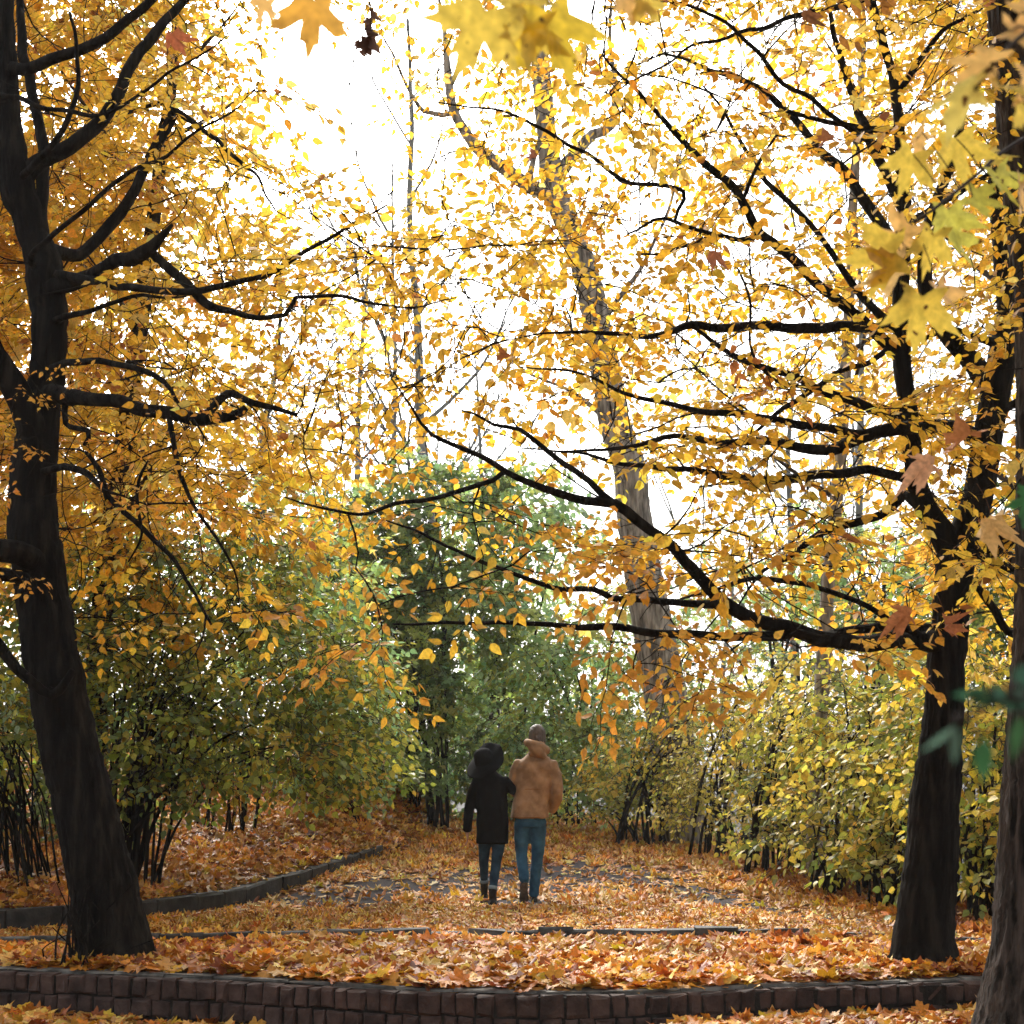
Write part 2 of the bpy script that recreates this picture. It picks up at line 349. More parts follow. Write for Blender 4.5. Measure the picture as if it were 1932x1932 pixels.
# spray templates: leafy twigs in a flat fan
def make_spray(nside=6, L_=.62, step=.05, leafs=.075, bare=False, seed=0):
    r_ = np.random.RandomState(seed); tw = MB(); lp, lx, lz, ls = [], [], [], []
    def twig(o, d, ln, r0, depth):
        m_ = max(4, int(ln / .06)); t = np.linspace(0, 1, m_)[:, None]
        side = np.cross(d, [0, 0, 1]); side /= np.linalg.norm(side) + 1e-9
        wv = r_.normal() * .1
        p = o + d * ln * t + np.array([0, 0, -1]) * (ln * .14 * t ** 2) + side * wv * ln * np.sin(t * 3) + r_.normal(size=(m_, 3)) * .004
        p[0] = o
        tw.tube(p, np.linspace(r0, r0 * .45, m_), 3, cap=False)
        if depth == 0:
            for k in range(nside):
                a = (k + .7) / (nside + .5); s = 1 if k % 2 else -1
                dd = d * .75 + side * s * r_.uniform(.55, 1.0) + np.array([0, 0, r_.normal() * .22]); dd /= np.linalg.norm(dd)
                twig(p[min(m_ - 1, int(a * m_))], dd, ln * (1 - a * .55) * r_.uniform(.4, .65), r0 * .65, 1)
        nl = int(ln / step)
        for k in range(nl):
            a = (k + .6) / nl * (1 if depth else .98)
            if depth == 0 and a < .25: continue
            s = 1 if k % 2 else -1; q = p[min(m_ - 1, int(a * (m_ - 1) + .5))]
            dd = d * .6 + side * s * r_.uniform(.5, 1.1) + np.array([0, 0, -.18 + r_.normal() * .3])
            lp.append(q + dd * .012); lx.append(dd); lz.append(np.array([0, 0, 1]) + r_.normal(size=3) * .62); ls.append(leafs * r_.uniform(.45, 1.3))
        lp.append(p[-1]); lx.append(d + np.array([0, 0, -.2])); lz.append(np.array([0, 0, 1]) + r_.normal(size=3) * .4); ls.append(leafs)
    twig(np.zeros(3), np.array([1., 0, 0]), L_, .0042, 0)
    return (np.concatenate(tw.v), np.concatenate(tw.f)), np.array(lp), nrm(np.array(lx)), nrm(np.array(lz)), np.array(ls)

class Plant:
    """a skeleton of limbs; leafy sprays reach out from the nearest limb"""
    def __init__(s, bark, twigmat, leafm, temps, leaf=.075, sprays=None, twigsides=4):
        s.tr = MB(); s.br = MB(); s.lf = MB(); s.nodes = []; s.rad = []; s.bark, s.twigmat, s.leafm, s.temps = bark, twigmat, leafm, temps
        s.sp = sprays or [make_spray(5 + k % 3, .62, .052, leaf, seed=k * 7 + 1) for k in range(8)]
        s.q = []
    def limb(s, pts, sides=8, trunk=False, wob=.05, step=.07, jit=.017):
        if not trunk and s.nodes and pts[0][3] > .012:     # grow out of the nearest limb with a collar
            nn_ = np.concatenate(s.nodes); rr_ = np.concatenate(s.rad); dd_ = ((nn_ - np.array(pts[0][:3])) ** 2).sum(1); k_ = int(np.argmin(dd_ - (rr_ * 1.2) ** 2))
            if dd_[k_] < .45 ** 2 and dd_[k_] > 1e-5 and rr_[k_] > pts[0][3] * .8:
                r1 = min(pts[0][3] * 1.35, rr_[k_] * .8); pts = [[*nn_[k_], r1]] + [list(q_) for q_ in pts]
                if math.sqrt(dd_[k_]) < rr_[k_]: pts.pop(1)
        c = spline(pts, step, jit if not trunk else jit * .6)
        (s.tr if trunk else s.br).tube(c[:, :3], c[:, 3], sides, wob=wob if c[:, 3].max() > .02 else 0)
        keep = c[::2]
        s.nodes.append(keep[:, :3]); s.rad.append(keep[:, 3]); return c
    def sprays(s, pts, cols, wts=None, scale=(.75, 1.25), droop=.1, var=.14, dens=1.0, outward=None, face=.4):
        """pts (n,3): where sprays end up"""
        pts = np.asarray(pts); nodes = np.concatenate(s.nodes); rad = np.concatenate(s.rad)
        d0 = np.min(((pts[:, None, :] - nodes[None, ::3]) ** 2).sum(-1), 1) if len(pts) * len(nodes) < 3e7 else np.array([np.min(((p - nodes[::3]) ** 2).sum(-1)) for p in pts])
        for p in pts[np.argsort(d0)]:
            dd = ((nodes - p) ** 2).sum(1); k = int(np.argmin(dd)); q = nodes[k]; ln = math.sqrt(dd[k])
            dr = (p - q) / (ln + 1e-6)
            sc = rs.uniform(*scale)
            if ln > .12:
                m_ = max(4, int(ln / .1)); t = np.linspace(0, 1, m_)[:, None]
                sd_ = rs.normal(size=3) * .10 * ln; sd_[2] = abs(sd_[2]) * rs.choice([1, 1, -1])
                c = q + (p - q) * t + sd_ * np.sin(t * math.pi) + rs.normal(size=(m_, 3)) * .006; c[0] = q
                r0 = max(.0045, min(rad[k] * .75, .005 + .007 * ln)); rr = np.linspace(r0, .0042, m_)
                s.br.tube(c, rr, 5 if r0 > .008 else 4, cap=False)
                nodes = np.vstack([nodes, c[1:]]); rad = np.concatenate([rad, rr[1:]])
                dr = nrm(c[-1] - c[-2])
            if outward is not None: dr = dr + outward * .5
            dr = dr + rs.normal(size=3) * .35; dr[2] = dr[2] * .4 - droop; dr = nrm(dr)
            side = nrm(np.cross([0, 0, 1.], dr)); up = np.cross(dr, side); roll = rs.normal() * face
            sd2 = side * math.cos(roll) + up * math.sin(roll); up2 = np.cross(dr, sd2)
            M3 = np.stack([dr, sd2, up2]) * sc
            (tv, tf), lp, lx, lz, ls = s.sp[rs.randint(len(s.sp))]
            s.br.add(tv @ M3 + p, [tf])
            n = len(lp); kp_ = rs.rand(n) < dens; n = int(kp_.sum())
            if n:
                base = palette(1, cols, wts, var)[0]
                cc = np.where(rs.rand(n, 1) < .6, np.clip(base * np.exp(rs.normal(size=(n, 1)) * .1), .003, .95), palette(n, cols, wts, var))
                s.q.append((lp[kp_] @ M3 + p, lx[kp_] @ M3 + rs.normal(size=(n, 3)) * .2, lz[kp_] @ M3 + rs.normal(size=(n, 3)) * .2, ls[kp_] * sc, cc))
        s.nodes = [nodes]; s.rad = [rad]
    def bare(s, n, lo=.5, hi=1.6):
        nodes = np.concatenate(s.nodes); nodes = nodes[nodes[:, 2] > 2.2]
        for k in range(n):
            o = nodes[rs.randint(len(nodes))]; d = nrm(rs.normal(size=3) * np.array([1, .7, .55]) + np.array([0, 0, .1])); ln = rs.uniform(lo, hi); p = [o]
            for _ in range(6): d = nrm(d + rs.normal(size=3) * .14); p.append(p[-1] + d * ln / 6)
            c = spline([[*q, .007 * (1 - i_ / 7.5)] for i_, q in enumerate(p)], .06, .006); s.br.tube(c[:, :3], c[:, 3], 4, cap=False)
            for i_ in (2, 3, 4, 5):
                d2 = nrm(d + rs.normal(size=3) * .6); q = [p[i_] + d2 * ln * .4 * a_ + rs.normal(size=3) * .008 * a_ for a_ in (0, .35, .7, 1)]; s.br.tube(q, [.004, .0036, .003, .002], 3, cap=False)
    def finish(s, root, crown='crown', trunk='trunk', branches='branches'):
        if s.tr.v: s.tr.build(trunk, s.bark, root)
        if s.br.v: s.br.build(branches, s.twigmat, root)
        if s.q:
            a = [np.concatenate([q[k] for q in s.q]) for k in range(5)]
            add_leaves(s.lf, s.temps, *a); s.lf.build(crown, s.leafm, root)
            return len(a[0])
        return 0

YS = 1.0
def px(rows, Y=None):
    """rows (u, v, Y, r) or (u, v, r) with a common Y"""
    out = []
    for r in rows:
        u, v, yy, rad = r if len(r) == 4 else (r[0], r[1], Y, r[2])
        out.append([*P(u, v, yy * YS), rad * YS])
    return out
def grid_pts(cells, size, u0, v0, ylo, yhi, kk):
    """cells: rows of digits = how full the crown is there"""
    out = []
    for r, row in enumerate(cells):
        for c, d in enumerate(row):
            if d in '. ': continue
            n = rs.poisson(-math.log(1 - min(.97, int(d) / 10 + .03)) * kk)
            for _ in range(n):
                Y_ = rs.uniform(ylo, yhi)
                out.append(P(u0 + (c + rs.rand()) * size, v0 + (r + rs.rand()) * size, Y_))
    return np.array(out)
YEL = [(.82, .53, .06), (.80, .48, .045), (.76, .41, .035), (.85, .61, .15), (.64, .30, .03), (.38, .15, .04)]
YW = [5, 5, 3, 2, 1.2, .4]
ORG = [(.86, .50, .08), (.84, .52, .08), (.78, .40, .05), (.82, .44, .05), (.64, .30, .04)]
GRN = [(.10, .17, .03), (.16, .24, .05), (.26, .30, .04), (.42, .38, .05), (.07, .13, .04), (.2, .3, .12)]

# ================================================================ TREES
nleaf = 0
# ---- leaning dark tree, left foreground
root = empty('beech_tree', (*P(215, 1812, 10.4)[:2], 0), 'dark trunk leaning left behind the wall, with flared foot and golden leaves', 'tree')
t = Plant(M_bark, M_bark, M_leaf, T_OV, .074)
Y = 10.45
t.limb(px([(220, 1870, .33), (216, 1815, .265), (203, 1730, .225), (165, 1560, .20), (127, 1400, .195), (98, 1250, .185), (78, 1100, .178), (62, 950, .16), (76, 800, .135), (92, 700, .115), (94, 600, .12), (82, 500, .125), (60, 430, .1), (35, 350, .125), (22, 250, .085), (14, 130, .07), (10, 0, .06), (0, -250, .04)], Y), 72, True, .035, .035)
t.limb(px([(66, 820, 10.4, .12), (30, 740, 10.3, .1), (-5, 680, 10.2, .09), (-70, 560, 10, .07), (-160, 400, 9.8, .04)]), 12, True)
t.limb(px([(80, 1070, 10.4, .1), (40, 1042, 10.2, .085), (0, 1038, 10.1, .08), (-90, 1030, 9.8, .07), (-250, 960, 9.5, .04)]), 12, True)
t.limb(px([(80, 1100, 10.4, .06), (30, 1090, 10.2, .05), (0, 1085, 10.1, .045), (-90, 1080, 9.8, .04)]), 10)
t.limb(px([(-60, 1150, 10.0, .045), (0, 1225, 10.1, .04), (55, 1285, 10.15, .036), (95, 1312, 10.18, .034), (125, 1285, 10.17, .03), (138, 1262, 10.16, .022)]), 8)
L = [
 [(90, 742, 10.4, .06), (150, 748, 10.1, .052), (240, 762, 9.9, .047), (330, 785, 9.7, .044), (390, 795, 9.6, .045), (440, 785, 9.5, .035), (465, 768, 9.5, .022)],
 [(380, 784, 9.6, .03), (430, 744, 9.6, .028), (480, 764, 9.5, .022), (560, 780, 9.4, .014)],
 [(98, 560, 10.5, .06), (150, 522, 10.2, .055), (210, 498, 9.9, .05), (270, 482, 9.6, .05), (305, 450, 9.5, .03), (325, 422, 9.5, .012)],
 [(285, 480, 9.6, .035), (335, 520, 9.5, .034), (385, 570, 9.4, .03), (430, 590, 9.3, .022), (540, 596, 9.1, .016), (560, 560, 9.0, .014), (640, 560, 8.9, .012), (740, 580, 8.8, .008), (860, 560, 8.6, .004)],
 [(110, 520, 10.3, .04), (200, 535, 9.8, .03), (300, 550, 9.5, .027), (400, 545, 9.3, .024), (480, 525, 9.2, .02), (560, 488, 9.1, .016), (650, 430, 9.0, .012), (730, 385, 8.9, .007)],
 [(32, 345, 10.45, .075), (70, 305, 10.45, .068), (130, 270, 10.4, .06), (180, 240, 10.5, .055), (210, 200, 10.5, .05), (240, 130, 10.6, .045), (330, 20, 10.7, .035), (420, -90, 10.8, .02)],
 [(10, 130, 10.4, .055), (60, 125, 10.3, .045), (130, 100, 10.2, .04), (200, 70, 10.1, .038), (260, 25, 10, .034), (330, -40, 10, .025)],
 [(60, 460, 10.4, .07), (82, 400, 10.5, .05), (82, 300, 10.6, .045), (60, 180, 10.7, .04), (40, 60, 10.8, .035), (30, -80, 11, .025)],
 [(150, 480, 10.8, .05), (205, 425, 11, .05), (245, 370, 11, .045), (290, 290, 11.1, .045), (330, 205, 11.2, .042), (300, 195, 11.2, .02), (230, 215, 11.2, .012)],
 [(330, 205, 11.2, .03), (400, 260, 11, .018), (470, 320, 10.8, .014), (520, 400, 10.5, .007)],
 [(110, 600, 10.3, .03), (160, 592, 10.1, .02), (250, 565, 9.9, .015), (350, 560, 9.8, .006)],
 [(110, 690, 10.3, .03), (200, 680, 9.9, .022), (290, 710, 9.6, .02), (340, 760, 9.5, .012), (390, 830, 9.3, .006)],
 [(90, 890, 10.3, .03), (150, 885, 10, .024), (180, 905, 9.9, .02), (225, 960, 9.8, .02), (290, 1020, 9.7, .018), (350, 1090, 9.6, .014), (400, 1180, 9.5, .008)],
 [(200, 935, 9.8, .02), (185, 880, 9.8, .018), (160, 850, 9.8, .012)],
 [(120, 800, 10.3, .02), (165, 812, 10, .017), (155, 840, 10, .012)],
 [(280, 870, 9.6, .01), (255, 940, 9.5, .012), (265, 1000, 9.5, .01), (240, 1060, 9.5, .005)],
 [(320, 790, 9.7, .02), (330, 850, 9.6, .018), (345, 900, 9.6, .016), (370, 960, 9.5, .012), (430, 1050, 9.4, .008), (450, 1130, 9.4, .004)],
 [(40, 330, 10.3, .03), (90, 290, 10.0, .025), (130, 220, 9.9, .02), (150, 120, 9.8, .015), (130, 20, 9.7, .01)],
 [(0, 180, 10, .02), (90, 200, 9.9, .018), (190, 215, 9.8, .015), (300, 150, 9.7, .012), (420, 70, 9.6, .006)],
 [(60, 480, 10.2, .02), (130, 420, 9.8, .018), (230, 340, 9.6, .015), (330, 280, 9.5, .012), (450, 200, 9.4, .006)],
]
for l in L: t.limb(px(l), 9 if l[0][3] > .05 else 6)
G = ["33333332...", "33333333...", "433333343..", "5334555543.", "4534555551.", "43335553...", "43334552...", "4323455421.", "43134444322", "42134444444", "42124444444", "42114444443", "42114444331", "43124453331", "43235542...", "321.3331...", "....1221..."]
gp = grid_pts(G, 100, -300, -500, 9.0, 11.8, 4.8)
mv = (gp[:, 0] / gp[:, 1] < -.25) & (gp[:, 1] < 10.9); f_ = np.where(mv, (21.9 - gp[:, 1]) / gp[:, 1], 1.); gp = np.column_stack([gp[:, 0] * f_, gp[:, 1] * f_, CAMZ + (gp[:, 2] - CAMZ) * f_])
t.sprays(gp, YEL, YW, var=.16)
t.sprays([P(u, v, yy) for u, v, yy in [(35, 740, 9.6), (20, 780, 9.6), (60, 800, 9.5), (30, 830, 9.6), (90, 850, 9.5), (50, 900, 9.6), (180, 720, 9.4), (20, 1075, 9.4), (60, 560, 9.5), (300, 830, 9.1), (340, 860, 9.1), (370, 850, 9), (330, 950, 9), (400, 940, 9), (260, 960, 9.1), (450, 770, 9.2), (430, 770, 9)]], [(.85, .45, .08), (.8, .36, .04)], None, (.55, .8), var=.1, dens=.8)
t.bare(60)
nleaf += t.finish(root)

# ---- forked tree, right foreground
YS = 1.042
root = empty('hornbeam_tree', (*P(1742, 1832, 10.1)[:2], 0), 'dark forked tree at the right whose long limbs reach over the path', 'tree')
t = Plant(M_bark, M_bark, M_leaf, T_OV, .075)
t.limb(px([(1740, 1870, .26), (1742, 1825, .21), (1746, 1770, .178), (1752, 1680, .16), (1758, 1600, .15), (1768, 1480, .14), (1777, 1380, .12), (1786, 1250, .115), (1797, 1120, .115), (1804, 1040, .13)], 9.7), 72, True, .035, .035)
t.limb(px([(1700, 1850, 9.65, .07), (1712, 1800, 9.68, .08), (1728, 1740, 9.7, .07)]), 10, True)
t.limb(px([(1790, 1850, 9.6, .08), (1783, 1800, 9.65, .075), (1770, 1730, 9.7, .06)]), 10, True)
t.limb(px([(1802, 1050, .1), (1775, 1000, .085), (1745, 955, .072), (1724, 890, .066), (1716, 790, .062), (1702, 690, .06), (1698, 580, .058), (1703, 480, .055), (1706, 400, .05), (1700, 300, .04), (1690, 180, .034), (1664, 70, .03), (1640, -40, .026), (1620, -250, .015)], 9.7), 12, True, .03)
t.limb(px([(1806, 1050, 9.7, .11), (1838, 960, 9.7, .1), (1856, 870, 9.75, .1), (1872, 780, 9.8, .1), (1886, 700, 9.8, .1), (1897, 600, 9.9, .07), (1890, 480, 9.9, .06), (1880, 350, 10, .055), (1890, 200, 10.1, .05), (1900, 0, 10.2, .045), (1905, -200, 10.3, .03)]), 12, True, .03)
t.limb(px([(1874, 740, 9.8, .08), (1840, 690, 9.7, .07), (1795, 640, 9.65, .06), (1765, 600, 9.6, .055), (1750, 550, 9.6, .05), (1745, 480, 9.6, .045), (1760, 400, 9.7, .04), (1800, 300, 9.7, .03), (1830, 150, 9.8, .025)]), 12, True)
L = [
 [(1690, 668, 9.7, .045), (1636, 615, 9.6, .042), (1580, 569, 9.5, .04), (1527, 517, 9.3, .036), (1436, 436, 9.1, .034), (1400, 380, 9, .028), (1320, 299, 8.8, .024), (1253, 228, 8.7, .018), (1190, 160, 8.6, .013), (1140, 100, 8.5, .007)],
 [(1692, 640, 9.7, .03), (1650, 580, 9.6, .028), (1604, 527, 9.6, .025), (1527, 422, 9.5, .02), (1436, 323, 9.5, .018), (1383, 239, 9.5, .013), (1323, 162, 9.5, .006)],
 [(1698, 615, 9.7, .04), (1625, 619, 9.5, .036), (1560, 615, 9.4, .036), (1499, 622, 9.2, .034), (1440, 616, 9.1, .032), (1393, 615, 9, .03), (1323, 617, 8.9, .026), (1253, 629, 8.8, .02), (1150, 632, 8.6, .014), (1060, 625, 8.5, .008), (960, 640, 8.4, .004)],
 [(1690, 470, 9.8, .05), (1675, 443, 9.9, .048), (1632, 380, 10, .042), (1597, 327, 10.1, .038), (1551, 285, 10.2, .034), (1470, 193, 10.3, .026), (1358, 134, 10.4, .018), (1253, 102, 10.5, .01)],
 [(1704, 394, 9.7, .045), (1674, 334, 9.8, .04), (1636, 253, 9.9, .038), (1622, 211, 10, .034), (1590, 120, 10, .025), (1560, 0, 10, .015)],
 [(1703, 250, 9.7, .03), (1560, 230, 9.5, .02), (1480, 205, 9.4, .017), (1400, 150, 9.3, .012), (1310, 120, 9.2, .006)],
 [(1870, 812, 9.75, .05), (1801, 811, 9.6, .05), (1740, 812, 9.45, .045), (1675, 815, 9.3, .045), (1605, 836, 9.2, .04), (1552, 850, 9.1, .036), (1464, 829, 9, .03), (1394, 829, 8.9, .026), (1323, 831, 8.8, .02), (1253, 825, 8.7, .016), (1180, 845, 8.6, .012), (1090, 850, 8.5, .008), (980, 848, 8.4, .004)],
 [(1640, 818, 9.25, .03), (1569, 811, 9.1, .028), (1464, 794, 9, .025), (1387, 780, 8.9, .022), (1323, 776, 8.8, .019), (1253, 759, 8.7, .016), (1180, 745, 8.6, .013), (1080, 700, 8.5, .008), (980, 690, 8.5, .004)],
 [(1716, 790, 9.7, .04), (1700, 787, 9.6, .036), (1640, 766, 9.5, .033), (1569, 741, 9.3, .03), (1499, 709, 9.2, .026), (1429, 692, 9.1, .022), (1358, 650, 9, .017), (1290, 610, 8.9, .01)],
 [(1735, 900, 9.7, .04), (1692, 898, 9.6, .035), (1620, 890, 9.5, .03), (1552, 898, 9.4, .032), (1499, 906, 9.3, .032), (1429, 910, 9.2, .03), (1358, 896, 9.1, .025), (1299, 885, 9, .02), (1253, 885, 8.9, .018), (1150, 868, 8.8, .012), (1050, 850, 8.7, .007)],
 [(1765, 1213, 9.7, .07), (1720, 1210, 9.55, .058), (1675, 1207, 9.4, .055), (1620, 1212, 9.3, .05), (1569, 1212, 9.2, .052), (1520, 1200, 9.1, .048), (1481, 1190, 9, .044), (1429, 1167, 8.9, .042), (1369, 1138, 8.8, .04), (1337, 1110, 8.75, .038), (1306, 1072, 8.7, .036), (1260, 1030, 8.6, .033), (1219, 995, 8.5, .031), (1156, 950, 8.4, .029), (1079, 932, 8.3, .025), (1026, 918, 8.2, .022), (956, 886, 8.1, .018), (910, 862, 8, .015), (815, 823, 7.9, .01), (780, 770, 7.9, .007), (738, 714, 7.9, .004)],
 [(1758, 1190, 9.7, .05), (1690, 1182, 9.8, .036), (1610, 1188, 9.9, .03), (1540, 1200, 10, .02)],
 [(1156, 950, 8.4, .022), (1114, 907, 8.4, .02), (1061, 872, 8.4, .018), (1019, 834, 8.4, .015), (984, 809, 8.4, .013), (935, 799, 8.4, .01), (868, 777, 8.4, .005)],
 [(956, 886, 8.1, .015), (903, 915, 8.0, .014), (850, 936, 7.9, .013), (745, 957, 7.9, .011), (674, 971, 7.8, .009), (604, 958, 7.8, .007), (540, 935, 7.8, .004)],
 [(1490, 1195, 9, .035), (1390, 1205, 8.9, .028), (1283, 1198, 8.8, .027), (1166, 1182, 8.7, .023), (1061, 1177, 8.6, .018), (920, 1171, 8.5, .012), (815, 1175, 8.4, .009), (740, 1178, 8.3, .005)],
 [(1369, 1138, 8.8, .025), (1290, 1140, 8.7, .022), (1220, 1130, 8.6, .02), (1170, 1129, 8.6, .02), (1114, 1115, 8.5, .018), (1061, 1108, 8.4, .016), (991, 1087, 8.3, .014), (920, 1066, 8.2, .012), (868, 1038, 8.1, .01), (797, 1006, 8, .008), (727, 981, 8, .005)],
 [(1745, 955, 9.7, .045), (1706, 931, 9.8, .036), (1657, 970, 9.9, .033), (1569, 1001, 10, .03), (1499, 1043, 10.1, .022), (1440, 1080, 10.2, .014), (1390, 1150, 10.2, .006)],
 [(1715, 640, 9.7, .02), (1664, 671, 9.6, .02), (1552, 727, 9.4, .018), (1464, 787, 9.3, .015), (1411, 822, 9.2, .01), (1340, 850, 9.2, .005)],
 [(1762, 1215, 9.7, .03), (1680, 1170, 9.4, .022), (1583, 1124, 9.3, .018), (1499, 1096, 9.2, .016), (1418, 1096, 9.1, .015), (1341, 1115, 9, .01), (1250, 1142, 8.9, .005)],
 [(1804, 1050, 9.7, .07), (1850, 1045, 9.6, .055), (1900, 1015, 9.5, .05), (1990, 960, 9.3, .04), (2100, 900, 9, .02)],
 [(1790, 1230, 9.7, .035), (1830, 1100, 9.5, .02), (1868, 1142, 9.4, .026), (1903, 1195, 9.3, .024), (1990, 1210, 9.2, .015)],
 [(1812, 1030, 9.7, .04), (1850, 1050, 9.5, .03), (1932, 1079, 9.3, .025), (2050, 1100, 9, .012)],
 [(1880, 780, 9.8, .03), (1932, 750, 9.7, .025), (2040, 700, 9.5, .015)],
 [(1890, 640, 9.85, .04), (1850, 640, 9.6, .028), (1790, 625, 9.4, .02), (1740, 640, 9.3, .012)],
 [(1700, 420, 9.7, .03), (1760, 390, 9.5, .02), (1860, 330, 9.3, .015), (1960, 260, 9.1, .01)],
 [(1690, 180, 9.7, .02), (1760, 80, 9.6, .018), (1860, 10, 9.5, .012), (1980, -50, 9.4, .008)],
 [(1400, 380, 9, .015), (1430, 320, 8.9, .012), (1465, 260, 8.8, .008)],
 [(1436, 436, 9.1, .02), (1400, 452, 9, .018), (1340, 440, 8.9, .015), (1253, 415, 8.8, .012), (1180, 440, 8.7, .006)],
 [(1340, 440, 8.9, .012), (1270, 470, 8.8, .01), (1200, 480, 8.7, .006)],
 [(1569, 741, 9.3, .012), (1440, 700, 9.0, .01), (1411, 560, 9.0, .009), (1380, 470, 9.0, .004)],
 [(1640, 0, 9.8, .02), (1500, 30, 9.5, .018), (1400, 60, 9.3, .014), (1290, 100, 9.1, .01), (1150, 180, 9, .006)],
 [(1700, 300, 9.7, .02), (1500, 170, 9.2, .016), (1350, 30, 9, .012), (1180, -10, 8.9, .009), (1000, -20, 8.8, .005)],
 [(1290, 360, 8.8, .014), (1190, 345, 8.7, .013), (1120, 300, 8.6, .012), (1030, 250, 8.5, .011), (950, 215, 8.4, .008), (820, 190, 8.3, .004)],
]
for l in L: t.limb(px(l), 9 if l[0][3] > .05 else 6)
#     7 8 9 10 11 12 13 14 15 16 17 18 19 20 21
G = ["..12344445555433",
     "111244455655543 "[:15],   # 0
     "213454445555543",
     "123555444555543",
     "222344544555543",
     "122344544455544",
     "222344444544554",
     "344554444444554",
     "355554444444554",
     "355555555445544",
     "244554455555543",
     "123445555555543",
     "112123445445543",
     ".1123444334443 ",
     "......23334333 "]
gp = grid_pts([r.ljust(15)[:15] for r in G], 100, 700, -300, 7.9, 11.2, 5.4)
mv = (np.abs(gp[:, 0] / gp[:, 1] - .275) < .035) & (gp[:, 1] < 10.1) & (rs.rand(len(gp)) < .8); f_ = np.where(mv, (20.2 - gp[:, 1]) / gp[:, 1], 1.); gp = np.column_stack([gp[:, 0] * f_, gp[:, 1] * f_, CAMZ + (gp[:, 2] - CAMZ) * f_])
uu = 966 + F * gp[:, 0] / gp[:, 1] * 1.01; vv = 1495 - F * (gp[:, 2] - CAMZ) / gp[:, 1]
gp = gp[~((uu > 820) & (uu < 1180) & (vv > 1090))]
t.sprays(gp, YEL, YW, var=.16)
t.bare(70)
t.sprays(np.array([P(u + rs.normal() * 25, v + rs.normal() * 18, yy) for u, v, yy in [(1200, 1090, 7.4), (1190, 1140, 7.3), (1230, 1180, 7.3), (1180, 1210, 7.2), (1250, 1230, 7.3), (990, 1050, 7.6), (950, 1060, 7.6), (1200, 1200, 7.3), (1480, 1220, 7.5), (1550, 1210, 7.5), (1420, 1230, 7.5), (1600, 1200, 7.6), (680, 1050, 8), (700, 1190, 8.1), (650, 1220, 8.1), (720, 1230, 8), (930, 980, 8), (880, 990, 8), (1000, 1000, 8), (1350, 1240, 7.6), (1300, 1220, 7.4), (860, 1110, 7.8), (1220, 1270, 7.2), (1270, 1300, 7.3), (1290, 1260, 7.2), (1400, 1270, 7.5), (1520, 1260, 7.5)]]), ORG, None, (.7, 1.0), var=.12)
nleaf += t.finish(root)

YS = 1.0
# ---- furrowed maple trunk at the right edge
root = empty('maple_tree', (*P(1990, 1960, 8.4)[:2], -.25), 'thick furrowed trunk at the right edge, standing in front of the wall', 'tree')
t = Plant(M_barkfur, M_twig, M_leaf, T_MAPS, .14)
pts = px([(1988, 2010, .48), (1984, 1930, .40), (1982, 1850, .345), (1990, 1750, .32), (1998, 1500, .30), (2014, 1200, .285), (2016, 900, .28), (2008, 600, .27), (1985, 400, .262), (1965, 200, .255), (1945, 0, .25), (1920, -300, .21), (1905, -700, .15)], 8.4)
c = spline(pts, .03); sides = 90; m_ = len(c)
a = np.linspace(0, 2 * math.pi, sides, endpoint=False)
ph = np.cumsum(rs.normal(size=(m_, 1)) * .05, 0)
fur = np.abs(np.sin(11 * a[None] + 1.6 * np.sin(np.arange(m_)[:, None] * .12) + ph)) ** .6 + .7 * np.abs(np.sin(17 * a[None] + 2.1 * np.sin(np.arange(m_)[:, None] * .09 + 2) - ph)) ** .6 + .25 * rs.normal(size=(m_, sides))
rr = c[:, 3:4] + .016 * (fur - 1)
V = c[:, None, :3] + np.stack([np.cos(a)[None] * rr, np.sin(a)[None] * rr, 0 * rr], -1)
i = np.arange(m_ - 1)[:, None] * sides; j = np.arange(sides)[None]; j2 = (j + 1) % sides
t.tr.add(V.reshape(-1, 3), [np.stack([i + j, i + j2, i + sides + j2, i + sides + j], -1).reshape(-1, 4)])
t.nodes.append(c[::8, :3]); t.rad.append(c[::8, 3])
t.limb(px([(1930, -250, 8.4, .1), (1700, -420, 7.2, .08), (1400, -560, 6, .06), (1100, -640, 5, .04)]), 8)
t.limb(px([(1990, 250, 8.4, .08), (2060, 100, 7.4, .06), (2100, -100, 6.4, .04), (2060, -150, 5.0, .03)]), 8)
t.sprays(np.array([P(rs.uniform(700, 2300), rs.uniform(-900, -420), rs.uniform(5.5, 9)) for _ in range(90)]), [(.6, .42, .05), (.7, .45, .05)], None, (1, 1.5))
nleaf += t.finish(root)

